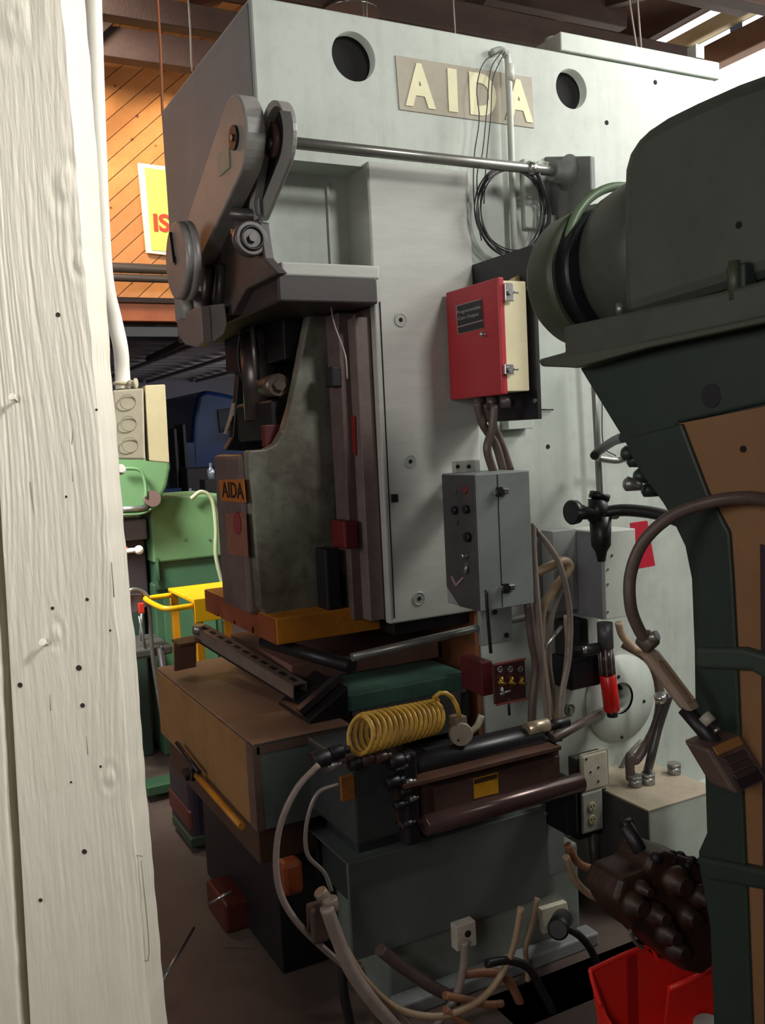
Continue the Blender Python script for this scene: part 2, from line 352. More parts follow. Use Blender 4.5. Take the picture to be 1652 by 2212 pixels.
# ================================================================== POST (foreground left)
PA = R(33)
px_ = Vector((math.cos(PA), -math.sin(PA), 0))      # right-face normal
fr_ = Vector((-math.sin(PA), -math.cos(PA), 0))     # front-face normal
def ray_plane(x, y, p0, n):
    d = ray(x, y); return EYE + d * ((p0 - EYE).dot(n) / d.dot(n))
pc = D(240, 1400, 1.12)                               # a point on the near right edge
post = thing('post', 'white-painted rough timber post in the left foreground, conduit box on its edge', 'post', (pc.x, pc.y, 0))
def post_slab(xtop_l, xtop_r, xbot_l, xbot_r, depth, name, seed):
    # front-face corners at two heights, extended to floor and up
    a = [ray_plane(xtop_l, 0, pc, fr_), ray_plane(xtop_r, 0, pc, fr_), ray_plane(xbot_l, 2212, pc, fr_), ray_plane(xbot_r, 2212, pc, fr_)]
    def at(p, q, z): t = (z - p.z) / (q.z - p.z); return p + (q - p) * t
    z0, z1 = 0.0, 3.6
    nz = 640 if seed == 1.0 else 300
    bm = bmesh.new(); rows = []
    us = [(-1, None)] 
    wn_, wd_ = (130, 40) if seed == 1.0 else (40, 20)
    for i in range(nz + 1):
        z = z0 + (z1 - z0) * i / nz
        L_ = at(a[2], a[0], z); R_ = at(a[3], a[1], z); row = []
        wob = 0.003 * noise.noise(Vector((seed, 3.1, z * 5))) + 0.0015 * noise.noise(Vector((seed, 9.1, z * 30)))
        back = -fr_ * depth
        edge = (R_ - L_).normalized() * wob
        def disp(u, v, zz, n_):
            q = Vector((u * 90 + seed, v * 90, zz * 4.0))
            warp = noise.noise(Vector((u * 6 + seed, v * 6, zz * 2.2))) * 2.2
            g = noise.noise(q + Vector((warp, warp, 0))) * 0.6 + 0.5 * noise.noise(Vector((u * 220 + warp * 3, v * 220 + seed, zz * 9)))
            msk = 0.25 + max(0, noise.noise(Vector((u * 9 + seed * 2, v * 9, zz * 1.6))) + 0.25)
            kn = 0
            for (ku, kz, kr) in (KN if n_ is fr_ else ()):
                d2 = ((u - ku) / kr) ** 2 + ((zz - kz) / (kr * 1.6)) ** 2
                if d2 < 4: kn += math.exp(-d2) * 0.0025 * math.sin(6 * math.sqrt(d2))
            rg = 1 - abs(noise.noise(Vector((u * 150 + warp * 2 + seed, v * 150, zz * 2.6)))) * 2
            return n_ * ((g * 0.0011 + rg * 0.0011) * msk + kn * .7)
        wl_ = (R_ - L_).length
        for j in range(6): 
            v = depth * (1 - j / 6); row.append(L_ - fr_ * 0 + (-fr_) * v + disp(0, v, z, -px_))
        for j in range(wn_ + 1):
            u = wl_ * j / wn_; row.append(L_ + (R_ - L_) * (j / wn_) + edge * (j / wn_) + disp(u, 0, z, fr_))
        for j in range(1, wd_ + 1):
            dz = depth * min(1.0, max(.30, .50 + (z - 1.62) * .42 if z > 1.62 else .50)); v = dz * j / wd_; row.append(R_ + edge + (-fr_) * v + disp(wl_, v, z, px_))
        rows.append([bm.verts.new(p) for p in row])
    for i in range(nz):
        for j in range(len(rows[0])):
            jj = (j + 1) % len(rows[0])
            f = bm.faces.new((rows[i][j], rows[i][jj], rows[i + 1][jj], rows[i + 1][j])); f.smooth = True
    bm.faces.new(rows[0][::-1]); bm.faces.new(rows[-1])
    b = B(); b.add(bm); return b.make(name, POSTM, post)
KN = [(0.10, 1.86, 0.022), (0.115, 1.77, 0.014), (0.06, 1.33, 0.012), (0.12, 1.15, .012), (0.05, 2.05, .03)]
post_slab(-60, 133, 66, 326, 0.105, 'timber', 1.0)
post_slab(-320, -88, -190, 44, 0.105, 'timber', 5.0)
# nails and bored holes
def on_post(x, y, d=0.0): return ray_plane(x, y, pc + fr_ * d, fr_)
for (x, y) in [(38, 868), (103, 1392)]:
    p = on_post(x, y, -0.002); B().cyl(p, p + fr_ * .012 + Vector((0, 0, .006)), .0018, 10).cyl(p + fr_ * .011 + Vector((0, 0, .005)), p + fr_ * .013 + Vector((0, 0, .006)), .0045, 14).make('nail', POSTM, post)
for (x, y, r) in [(143, 1073, .0022), (113, 1314, .003), (188, 1295, .003), (43, 1480, .0045), (170, 1443, .005), (178, 1524, .004), (182, 1840, .0045), (153, 1690, .002), (217, 1656, .0022), (125, 680, .004), (87, 1945, .0035), (238, 1362, .002), (208, 885, .002)]:
    p = on_post(x, y, 0.0008); B().cyl(p - fr_ * .002, p, r * .72, 14).make('bored_hole', mat('bore', '#2e2820', .9), post)
# cracks (thin grooves)
for pts in [[(140, 835), (150, 890), (158, 930), (150, 990)], [(65, 1040), (70, 1080), (75, 1115)], [(150, 930), (158, 1040)], [(278, 1775), (284, 1850)], [(187, 1590), (190, 1630)], [(283, 1845), (308, 1850)], [(241, 1215), (246, 1290)], [(108, 1500), (110, 1535)], [(305, 1860), (322, 2060), (300, 2068)]]:
    b = B(); b.tube([on_post(x, y, -0.0002) for x, y in pts], .0007, 6, 4); b.make('crack', mat('crack_shade', '#8b8575', 0.9), post)

# conduit + box beside the post
cb = thing('conduit_box', 'cream electrical box with three round knockouts on the side of the white post', 'electrical box', D(300, 995, 1.5))
dB = 1.42
def PB(x, y, d=dB): return D(x, y, d)
n_f = -(PB(280, 900) - EYE).normalized()
qf = [PB(243, 843), PB(310, 838), PB(314, 993), PB(252, 992)]
inx = Vector((0.12, 0.99, 0)) * .045
B().prism(qf, inx, 0.003).make('box_body', mat('box_cream', '#c9c2aa', 0.5, dirt='#a89f85', amt=0.3, scale=20), cb)
qs = [PB(313, 832, 1.425), PB(357, 830, 1.46), PB(366, 1000, 1.46), PB(322, 996, 1.425)]
B().prism(qs, Vector((0.1, 1, 0)) * .04, 0.002).make('cover', mat('cover_cream', '#cdbf95', 0.5, dirt='#a3916a', amt=0.3, scale=20), cb, 'open tan cover plate')
for (x, y) in [(276, 868), (278, 915), (281, 961)]:
    c = PB(x, y, dB - .003); B().torus(c, n_f, .0115, .0007, 28, 6).make('knockout', mat('knock', '#a39b83', .5), cb)
ncon = []
for p in [(200, -60, 1.30), (212, 300, 1.34), (222, 520, 1.38), (231, 620, 1.4), (247, 690, 1.42), (260, 750, 1.43), (264, 800, 1.44), (266, 842, 1.44)]: ncon.append(D(*p))
B().tube(ncon, .0115, 18, 8).make('conduit', WHITE, None, 'white painted conduit bending down the post edge into the cream box', 'conduit')
st = B(); st.torus(D(265, 828, 1.44), UP, .0125, .003, 24, 8); st.cyl(D(278, 828, 1.43), D(297, 828, 1.43), .005, 12).cyl(D(290, 828, 1.43), D(296, 828, 1.43), .008, 6)
st.make('conduit_strap', mat('strap', '#cfc7ae', .4), None, 'small cream strap screwed round the conduit just above its box', 'strap')
b = B(); b.ball(D(260, 1014, 1.36), .008, (1, 1, 1)); b.cyl(D(248, 1016, 1.38), D(262, 1013, 1.35), .005)
b.make('screw_head', WHITE, None, 'white rounded bolt head at the post edge under the cream box', 'bolt')

# ================================================================== PRESS
press = thing('power_press', 'large grey-green power press with cream letters on its crown, tallest machine in the middle', 'press', (1.9, 2.95, 0))
PB_Y = 3.42
# crown
cr = B().box(.96, 2.72, PY, PB_Y, 2.0, 2.762, 0.004, 1)
cu = B()
for (x, y, r) in [(764, 122, .070), (1234, 192, .064)]:
    c = S(x, y, PY); cu.cyl(c - YA * .1, c + YA * .3, r, 40)
rz0, rz1 = 2.045, S(700, 352, PY).z
cu.box(.90, 1.29, 2.3, 2.585, rz0, rz1)
cr.cut(cu); cr.make('crown', PRESS, press)
for (x, y, r) in [(764, 122, .070), (1234, 192, .064)]:
    c = S(x, y, PY); B().cyl(c + YA * .035, c + YA * .12, r * 1.02, 40).make('tie_rod_hole', HOLE, press)
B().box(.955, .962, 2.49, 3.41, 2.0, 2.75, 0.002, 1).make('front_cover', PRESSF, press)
B().box(2.02, 2.74, PY - .006, PB_Y, 2.765, 2.825, 0.004).make('top_cover', PRESS, press)
B().cyl(S(1195, 105, 2.6), S(1195, 85, 2.6), .03).box(2.62, 2.66, 2.46, 2.5, 2.825, 2.87).make('lifting_lug', PRESS, press, kind='stuff')
# recess rib
p = S(705, 400, 2.585)
B().box(p.x - .004, p.x + .004, 2.575, 2.587, rz0, rz1 - .02).make('recess_seam', PANEL, press)
# lower side wall of the frame (behind the throat)
fs = B().box(1.62, 2.72, PY, 2.60, 0.0, 2.0, 0.004, 1)
c = S(1337, 1507, PY)
cu = B().cyl(c - YA * .1, c + YA * .3, .048, 36); fs.cut(cu)
fs.make('side_wall', PRESS, press)
B().box(2.1, 2.4, 2.50, 2.52, .6, 1.0).make('hole_shade', HOLE, press)  # black sheet behind the access hole, stands in for the shade inside
B().box(1.62, 2.72, 3.29, PB_Y, 0.0, 2.0, 0.004, 1).make('side_wall', PRESS, press)
B().box(1.60, 1.63, 2.475, 3.41, 0.3, 1.2).make('throat_back', RUST, press, 'rust-brown back of the throat')
B().box(1.28, 1.64, PY, 2.66, .985, 2.0, 0.004, 1).make('gib_housing', GIB, press)
B().box(1.28, 1.64, 3.24, PB_Y, .985, 2.0, 0.004, 1).make('gib_housing', GIB, press)
zb = 0.98
B().prism([(1.278, 0, zb), (1.628, 0, zb), (1.628, 0, 2.342), (1.278, 0, 2.342)], (0, -.03, 0), 0.005).make('side_plate', PANEL, press) if False else None
B().box(1.278, 1.628, PY - .03, PY + .002, zb, 2.342, 0.005).make('side_plate', PANEL, press)
B().box(1.276, 1.33, PY - .028, 2.60, rz0, rz1 + .002, 0.004).make('recess_cheek', PANEL, press)
g0, g1 = S(820, 652, PY - .031), S(852, 1335, PY - .031)
B().bar(g0, g1, .003, .003, YA).make('joint_line', HOLE, press)
p = S(851, 1076, PY - .031); B().box(p.x - .01, p.x + .01, PY - .038, PY - .028, p.z - .012, p.z + .012).make('set_screw', BLACK, press)
for (x, y) in [(865, 691), (886, 997), (905, 1293)]:
    c = S(x, y, PY - .031)
    o = B().torus(c, YA, .019, .0025, 32, 8).cyl(c - YA * .001, c + YA * .004, .0165, 24).make('cap_bolt', mat('bolt_face', '#a9aca6', .4, .3), press)
    B().cyl(c - YA * .0022, c + YA * .001, .007, 6).make('socket', HOLE, o)
# cap bolts on the front of the gib housing
for (x, y) in [(775, 697), (784, 850), (790, 975)]:
    c = Q(x, y, 1.279); o = B().lathe([(0, .014), (.002, .014)], c + XA * .0005, -XA, 24).make('cap_bolt', GIB, press); B().cyl(c - XA * .001, c - XA * .0035, .006, 6).make('socket', HOLE, o)
# ledge
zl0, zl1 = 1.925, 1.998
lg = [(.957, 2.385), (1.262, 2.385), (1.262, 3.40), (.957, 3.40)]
B().prism([(x, y, zl0) for x, y in lg], (0, 0, zl1 - zl0), 0.006).make('ledge', mat('ledge_shaded_grease', '#38302f', .5, dirt='#221c1c', amt=.5, scale=6), press)  # grease brown, with the unlit look of the front put into the colour
B().box(.972, 1.275, 2.392, 2.60, zl1 - .002, 2.035, 0.006).make('ledge_step', PANEL, press)
B().box(1.10, 1.27, 2.72, 3.3, 1.80, zl0, 0.004).make('ledge_underside', DARK, press)
# bed and lower frame
B().box(1.06, 2.70, 2.62, 3.27, 0.0, 0.745, 0.005).make('bed', mat('bed_paint', '#5a625f', .45, dirt='#262a2a', amt=.6, scale=5), press)
bd = B().box(1.10, 1.52, 2.40, 3.30, .75, .80, 0.004)
bd.make('bolster', GREENBED, press)
B().box(1.12, 1.515, 2.405, 3.28, .62, .75, 0.004).make('bolster_block', mat('bolster_side', '#6f6a67', .5, dirt='#3a3331', amt=.6, scale=8), press)
p = S(1002, 1500, 2.404)
B().box(p.x - .012, p.x + .012, 2.398, 2.406, .66, .74).make('bolster_slot', HOLE, press)
# access cover with ring and hole
c = S(1337, 1507, PY)
B().lathe([(0, .056), (0, .152), (.004, .155), (.010, .155), (.010, .056)], c, -YA, 56, caps=False).make('access_cover', PRESS, press)
for (x, y) in [(1336, 1462), (1391, 1515), (1343, 1593), (1283, 1540)]:
    q = S(x, y, PY - .011); B().cyl(q + YA * .002, q - YA * .001, .006, 12).make('cover_bolt', HOLE, press)
c2 = S(1230, 1532, PY); B().torus(c2, YA, .018, .005, 24, 8).cyl(c2, c2 - YA * .012, .009, 10).make('eye_plug', mat('plug', '#6f6f68', .5), press)
for (x, y) in [(1415, 178), (1310, 265), (1183, 965)]:
    q = S(x, y, PY); B().cyl(q + YA * .002, q - YA * .001, .008, 12).make('tapped_hole', HOLE, press)
# ledge over the plinth / lower casing
B().box(1.75, 2.72, 2.36, PY + .01, 0.0, .2, 0.01).make('plinth', PRESS, press)

# name plaque on the crown
pq = [S(853, 120, PY), S(1147, 168, PY), S(1153, 277, PY), S(862, 237, PY)]
plq = B().prism([q for q in pq], (0, -.003, 0)).make('name_plaque', mat('plaque', '#a39b88', .35, dirt='#857c69', amt=.4, scale=10), press)
x0, x1 = pq[3].x + .02, pq[2].x - .015
zz = (pq[3].z + pq[2].z) / 2
LETC = mat('letter_cream', '#e8e3bd', .3, dirt='#c9bd8c', amt=.3, scale=12)
lw = (x1 - x0) / 4
for i, (chh, ww, ox) in enumerate([('A', .108, 0.0), ('I', .034, .155), ('D', .1, .235), ('A', .11, .37)]):
    xs_ = x0 + ox * ((x1 - x0) / .47)
    lettering('letter', chh, LETC, plq, (xs_, PY - .0035, zz + .014), XA, UP, .128, ww * ((x1 - x0) / .47), .002, bold=0.045)

# ---------------- slide (ram)
sl = thing('slide', 'oily brown-grey press slide with an orange nameplate, hanging between the guides', 'press slide', (1.1, 2.8, 1.04))
SY = 2.65
prof = [(678, 632), (728, 632), (725, 1330), (600, 1336), (575, 1330), (562, 1310), (537, 1000), (537, 973), (575, 970), (597, 958), (613, 930), (628, 880), (641, 820), (652, 760), (664, 700)]
pp = [S(x, y, SY) for x, y in prof]; xf0 = pp[6].x
B().prism(pp, (0, .05, 0), 0.006).make('side_web', SLIDE, sl)
B().prism([p_ + YA * .60 for p_ in pp if p_.z > S(537, 1000, SY).z - .12 and p_.x > xf0 + .1] , (0, -.045, 0), 0.006).make('side_web', SLIDE, sl)
zt, zbm = S(537, 975, SY).z, S(570, 1330, SY).z
xf = S(537, 1100, SY).x
B().box(xf - .006, 1.24, SY + .04, SY + .30, zbm, zt - .01, 0.012).make('slide_box', SLIDEF, sl)
B().box(1.20, 1.235, SY + .045, SY + .56, zt - .05, 1.92).make('slide_back', DARK, sl)
B().box(1.03, 1.235, SY + .28, SY + .60, zbm, zt - .012, 0.01).make('slide_box', SLIDEF, sl)
B().prism([S(x, y, 3.2) for x, y in [(524, 700), (572, 700), (572, 975), (487, 972), (502, 945)]], (0, .04, 0), .004).make('far_web', DARK, sl)
# nameplate and warning label on the front
def frontquad(name, a, b_, c_, d_, m, off=.0045, x=None):
    x = xf - .007 if x is None else x
    return B().prism([Q(*a, x), Q(*b_, x), Q(*c_, x), Q(*d_, x)], (-off + .002, 0, 0)).make(name, m, sl)
np_ = frontquad('nameplate', (474, 1037), (527, 1034), (532, 1086), (479, 1082), mat('plate_orange', '#b26a2a', .5, dirt='#7a431c', amt=.5, scale=25))
a0, a1 = Q(479, 1080, xf - .0105), Q(530, 1083, xf - .0105)
lettering('letters', 'AIDA', mat('plate_letter', '#2b1d12', .5), np_, (xf - .0098, a0.y - .006, a0.z + .01), -YA, UP, abs(Q(474, 1037, xf).z - a0.z) * .8, abs(a1.y - a0.y) * .92, .001, bold=0.02)
wl = frontquad('warning_label', (488, 1110), (531, 1108), (537, 1203), (494, 1196), mat('label_worn', '#8a5a48', .6, dirt='#5e3c30', amt=.5, scale=30))
cc = Q(512, 1130, xf - .011); B().lathe([(0, .036), (.001, .036)], cc, -XA, 24).make('prohibition_disc', mat('disc_red', '#8e3138', .5, dirt='#6a4a44', amt=.5, scale=40), wl)
# adjusting screw and connection inside the arch
ad = thing('adjusting_screw', 'greasy adjusting screw and connecting rod inside the arch of the slide', 'machine part', (1.05, 2.82, 1.5))
B().cyl((1.10, 2.95, 1.91), (1.10, 2.95, 1.62), .06, 24).make('rod', mat('greasy_steel', '#5c5350', .3, .5, dirt='#2c2422', amt=.6, scale=10), ad)
c = S(597, 832, 2.74); B().cyl(c + Vector((-.0, .08, 0)), c + Vector((0, -.02, 0)), .035, 20).cyl(c + YA * -.02, c + YA * -.035, .02, 6).make('lock_bolt', mat('greasy_bolt', '#6a5c50', .35, .4, dirt='#2c2422', amt=.6, scale=20), ad)
B().box(1.06, 1.19, 2.75, 3.1, 1.55, 1.68, .01).make('clamp_block', DARK, ad)
B().cyl(Q(543, 690, 1.06), Q(555, 820, 1.06), .008).make('guide_rod', STEEL, ad)
B().box(1.02, 1.12, 2.72, 2.76, 1.53, 1.60, .005).make('red_tab', mat('red_grease', '#5a1e1c', .5), ad)
for i, xx in enumerate([(520, 700, 515, 780, 533, 850), (528, 700, 520, 760, 530, 830), (524, 705, 530, 790, 545, 860)]):
    B().tube([D(xx[0], xx[1], 3.1), D(xx[2], xx[3], 3.12), D(xx[4], xx[5], 3.1)], .004, 8).make('grease_line', RUBBER, None, ['outermost thin black grease line', 'middle thin black grease line', 'innermost thin black grease line'][i] + ' drooping left of the slide arch', 'hose')
# gib rails between slide and housing
gr = thing('guide_rail', 'brownish vertical guide rails beside the slide with red painted streaks', 'guide rail', (1.25, 2.62, 1.0))
B().box(1.20, 1.279, 2.53, 2.62, .99, 1.92, .003).make('rail', GIB, gr)
B().box(1.23, 1.279, 2.475, 2.53, .99, 1.9, .003).make('rail', mat('gib2', '#7a6a66', .4, dirt='#40322f', amt=.5, scale=9), gr)
B().prism([Q(756, 895, 1.228), Q(768, 900, 1.228), Q(770, 985, 1.228), Q(760, 975, 1.228)], (-.002, 0, 0)).make('red_mark', mat('red_worn', '#8a1d1d', .5, dirt='#5a1a1a', amt=.4, scale=20), gr)
B().box(1.17, 1.215, 2.5, 2.60, S(760, 1185, 2.5).z, S(760, 1125, 2.5).z, .006).make('red_block', mat('red_dull', '#6e1b1c', .45, dirt='#3a1213', amt=.5, scale=20), gr)
c = Q(722, 815, 1.19); B().box(1.17, 1.2, c.y - .03, c.y + .03, c.z - .03, c.z + .03, .004).make('grease_fitting', DARK, gr)
b = B(); b.tube([Q(712, 640, 1.15), Q(722, 700, 1.15), Q(745, 765, 1.15), Q(750, 818, 1.15)], .0022, 6); b.make('thin_tube', mat('clear_tube', '#a6a197', .3), None, 'thin pale plastic tube hanging down beside the guide rails', 'tube')
for (x0_, y0_, x1_, y1_) in [(690, 1185, 728, 1330), (735, 1240, 770, 1330)]:
    a_, b_ = S(x0_, y0_, 2.6), S(x1_, y1_, 2.6)
    B().box(a_.x, b_.x, 2.56, 2.64, b_.z, a_.z, .006).make('guide_foot', DARK, gr)

# ---------------- die shoe
ds = thing('die_shoe', 'orange painted die shoe plate bolted under the slide', 'die plate', (1.1, 2.9, .94))
c0 = S(595, 1337, 2.55); zt, zb2 = c0.z, S(595, 1395, 2.55).z
dsb = B().box(c0.x, 1.30, 2.55, 3.26, zb2, zt, .004)
cu = B()
for (x, y, w, h) in [(474, 1337, .016, .028), (508, 1347, .008, .02), (549, 1368, .014, .04)]:
    q = Q(x, y, c0.x); cu.box(c0.x - .02, c0.x + .05, q.y - w, q.y + w, q.z - h / 2, q.z + h / 2)
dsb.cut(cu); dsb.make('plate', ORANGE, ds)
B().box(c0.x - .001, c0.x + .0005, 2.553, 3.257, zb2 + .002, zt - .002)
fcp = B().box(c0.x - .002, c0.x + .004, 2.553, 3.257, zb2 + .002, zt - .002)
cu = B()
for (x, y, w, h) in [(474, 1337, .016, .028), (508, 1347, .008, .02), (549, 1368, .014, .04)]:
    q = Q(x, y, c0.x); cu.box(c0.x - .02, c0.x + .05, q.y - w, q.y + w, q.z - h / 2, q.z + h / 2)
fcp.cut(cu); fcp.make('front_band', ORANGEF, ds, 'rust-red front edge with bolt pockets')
# ---------------- lower die and material in the throat
B().box(1.02, 1.55, 2.62, 3.2, .801, .86, .004).make('lower_die', mat('die_pink', '#8c665c', .45, dirt='#4d3832', amt=.5, scale=6), None, 'reddish steel lower die lying on the green bolster', 'die')
B().cyl(S(760, 1420, 2.30), S(1145, 1330, 2.30), .012, 16).make('guide_bar', STEEL, None, 'bright round steel bar crossing the throat below the control box', 'bar')
B().box(1.32, 1.6, 2.5, 3.2, .93, .983, .004).make('wear_strip', DARK, press)

# ================================================================== FEED LINKAGE on the crown front
lk = thing('crank_arm', 'long teardrop cover plate slanting down to a round cam disc on the crown front', 'crank arm', (.86, 2.6, 2.1))
XL = .88
def armpoly(cx, cy, r1, ex, ey, r2, X, n=18):
    """teardrop hull of two circles in the plane X=const; centres given in pixels"""
    A_, B_ = Q(cx, cy, X), Q(ex, ey, X)
    a2, b2 = Vector((A_.y, A_.z)), Vector((B_.y, B_.z))
    d = b2 - a2; L_ = d.length; d /= L_; n_ = Vector((-d.y, d.x)); be = math.acos((r1 - r2) / L_)
    pts = []
    for k_ in range(n + 1):
        t = be + (2 * math.pi - 2 * be) * k_ / n
        v = a2 + (d * math.cos(t) + n_ * math.sin(t)) * r1; pts.append((X, v.x, v.y))
    for k_ in range(n + 1):
        t = -be + 2 * be * k_ / n
        v = b2 + (d * math.cos(t) + n_ * math.sin(t)) * r2; pts.append((X, v.x, v.y))
    return pts
ap = armpoly(502, 300, .112, 400, 560, .082, XL)
B().prism(ap, (.055, 0, 0), .005).make('arm_plate', LINKP, lk)
c = Q(508, 298, XL)
B().cyl(c, c - XA * .008, .032, 28).make('pivot_boss', BLACK, lk)
B().cyl(c - XA * .008, c - XA * .012, .009, 6).make('pivot_nut', STEEL, lk)
q = [Q(470, 334, XL - .001), Q(495, 318, XL - .001), Q(497, 362, XL - .001), Q(474, 382, XL - .001)]
B().prism(q, (-.002, 0, 0)).make('paper_label', mat('label_tan', '#b3a892', .6, dirt='#8a7d66', amt=.3, scale=30), lk)
c = Q(379, 563, .775)
dk = B().lathe([(0, .105), (.003, .111), (.017, .112), (.019, .107), (.022, .107), (.024, .115), (.042, .115), (.044, .113)], c, XA, 48).make('cam_disc', mat('disc_steel', '#95918e', .4, .2, dirt='#6d6664', amt=.4, scale=15), lk)
B().bar(c + Vector((-.002, .0, -.005)), c + Vector((-.002, .02, .085)), .006, .010, XA).make('disc_slot', HOLE, dk)
B().cyl(c + XA * .002, c - XA * .003, .013, 6).make('disc_hub', BLACK, dk)
# second arm (rear guard) behind
g2 = thing('belt_guard', 'narrow curved belt guard hanging from the round shaft end beside the crown corner', 'belt guard', (1.0, 2.36, 2.1))
ap = armpoly(587, 296, .090, 550, 440, .045, .945)
rim = B().prism(ap, (.036, 0, 0), .003)
inn = B().prism(armpoly(586, 298, .078, 550, 440, .033, .935), (.034, 0, 0)); rim.cut(inn)
B().prism(armpoly(587, 297, .079, 550, 440, .034, .968), (.004, 0, 0)).make('guard_inside', DARK, g2)
rim.make('guard_shell', LINKP, g2)
c = Q(580, 310, .95); B().cyl(c, c + XA * .04, .012).make('guard_bolt', STEEL, g2)
c = Q(584, 302, .955); B().cyl(c, c + XA * .02, .045, 24).make('pulley', BROWNM, g2)
sh = thing('line_shaft', 'long steel line shaft running along the press side to a bearing bracket', 'shaft', S(900, 340, 2.33))
SHY = 2.36
a_, b_ = S(612, 312, SHY), S(1208, 366, SHY); zsh = (a_.z + b_.z) / 2
B().cyl((a_.x, SHY, zsh), (b_.x, SHY, zsh), .016, 20, ch=.002).make('shaft', mat('shaft_steel', '#8f8f89', .3, .6, dirt='#625b55', amt=.4, scale=15), sh)
c = S(1146, 362, SHY); B().cyl((c.x - .014, SHY, zsh), (c.x + .014, SHY, zsh), .021, 24, ch=.002).make('collar', CHROME, sh)
# bearing bracket at the right end
bk = thing('bearing_bracket', 'cast bearing bracket holding the far end of the line shaft', 'bracket', S(1210, 400, PY))
xb = b_.x
B().prism([(xb + .03, PY, zsh + .08), (xb + .03, 2.25, zsh + .02), (xb + .03, 2.25, zsh - .08), (xb + .03, PY, zsh - .2)], (.02, 0, 0), .004).make('bracket_plate', mat('bracket_grey', '#7f817e', .45, dirt='#4b4748', amt=.4, scale=12), bk)
B().lathe([(-.03, .028), (-.03, .038), (.03, .042), (.035, .055)], (xb, SHY, zsh), XA, 28).make('bearing', mat('bracket_grey'), bk) if False else B().lathe([(-.03, .03), (.02, .036), (.03, .055), (.035, .055)], (xb, SHY, zsh), XA, 28).make('bearing', MATS['bracket_grey'], bk)
q0, q1 = S(1122, 345, PY), S(1195, 500, PY)
B().box(q0.x, q1.x, PY - .02, PY + .001, q1.z, q0.z, .006).make('mounting_pad', PRESS, bk)
for i in range(4):
    x_ = q0.x + .02 + i * .035; B().cyl((x_, PY - .02, q0.z - .02), (x_, PY - .035, q0.z - .02), .012, 6).make('mounting_bolt', PRESS, bk)
B().box(q0.x + .05, q1.x - .01, PY - .05, PY - .018, q1.z + .01, q1.z + .04, .005).make('lower_lug', PRESS, bk)
# linkage below the arm
tl = thing('toggle_joint', 'oily toggle joint and bearing below the crank arm, in front of the ledge', 'linkage', (.9, 2.4, 1.95))
c = Q(500, 461, .90); d_ = Q(566, 468, .97)
B().cyl(c, d_, .018, 20, ch=.002).make('roller', mat('roller', '#5c5857', .35, .4), tl)
c = S(543, 515, 2.42)
B().cyl(c + YA * .03, c - YA * .006, .047, 32, ch=.004).make('bearing_ring', mat('ring_grey', '#5d5957', .4, .3, dirt='#494240', amt=.5, scale=15), tl)
B().torus(c - YA * .007, YA, .030, .005, 32, 8).make('seal_ring', DARK, tl)
B().cyl(c - YA * .004, c - YA * .018, .013, 6).make('nut', MATS['roller'], tl)
pl = [Q(x, y, .93) for x, y in [(497, 470), (560, 480), (572, 560), (600, 590), (530, 625), (500, 680), (440, 680), (430, 600), (470, 560)]]
B().prism(pl, (.03, 0, 0), .004).make('side_plate', mat('toggle_plate', '#55504f', .45, dirt='#2e2829', amt=.5, scale=12), tl)
b = B(); b.bar(Q(508, 500, .9), Q(528, 540, .9), .014, .02, XA); b.bar(Q(505, 500, .9), Q(530, 508, .9), .014, .02, XA); b.make('pawl', STEEL, tl)
for (x0_, y0_, x1_, y1_, r_) in [(455, 575, 440, 700, .02), (478, 570, 470, 700, .016)]:
    B().cyl(Q(x0_, y0_, .92), Q(x1_, y1_, .92), r_, 16).make('pull_rod', mat('pull', '#57524f', .35, .4, dirt='#2e2829', amt=.5, scale=12), tl)
# lower fork head hanging under the disc
fh = thing('fork_head', 'grey fork head with a rounded cheek hanging under the cam disc', 'linkage', Q(435, 740, .84))
XF = .83
ck = [Q(x, y, XF) for x, y in [(381, 690), (400, 675), (432, 660), (435, 700), (437, 740), (425, 750), (400, 745), (385, 725)]]
B().prism(ck, (.03, 0, 0), .003).make('cheek', mat('cheek', '#7f7370', .45, dirt='#5b5350', amt=.3, scale=12), fh)
yA, yB = Q(433, 700, XF).y, Q(433, 700, XF).y
hb = S(432, 655, yA)
B().prism([S(x, y, yA - .0) for x, y in [(432, 662), (486, 655), (491, 700), (484, 722), (460, 740), (437, 742)]], (0, .09, 0), .004).make('fork_body', LINKP, fh)
B().cyl(Q(405, 640, .845), Q(408, 690, .845), .022, 20).make('stem', LINKP, fh)
B().cyl(Q(425, 632, .85), Q(430, 672, .85), .014, 16).make('stem', LINKP, fh)

# hanging rods from the roof
for (x, y, x2, y2, dd, nm) in [(336, -60, 351, 245, 3.6, 'rust-coloured rope hanging from the roof down to the press crown corner'), (402, -60, 414, 155, 4.2, 'thin grey wire hanging from the roof behind the crown')]:
    B().tube([D(x, y, dd), D((x + x2) / 2 + 2, (y + y2) / 2, dd), D(x2, y2, dd)], .0055 if x < 350 else .004, 8, 6).make('hanging_wire', mat('wire_rust', '#a06038', .6) if x < 350 else mat('wire_grey', '#8a8078', .5), None, nm, 'wire')
for i, (x, y, x2, y2) in enumerate([(655, -60, 660, 25), (735, -60, 738, 25), (783, -60, 786, 40), (790, -60, 793, 38), (975, -60, 984, 50), (1350, -60, 1382, 110), (1372, -60, 1388, 110)]):
    B().cyl(D(x, y, 5.0 - .2 * i), D(x2, y2 + 40, 5.0 - .2 * i), .004, 8).make('hanging_wire', mat('wire_grey', '#8a8078', .5), None, ['leftmost thin wire hanging from the rafters above the crown', 'second thin wire from the left above the crown', 'left one of a close pair of wires near the dish lamp', 'right one of a close pair of wires near the dish lamp', 'single wire hanging above the letters plaque', 'left one of two wires before the bright windows', 'right one of two wires before the bright windows'][i], 'wire')
c = D(757, 32, 4.6)
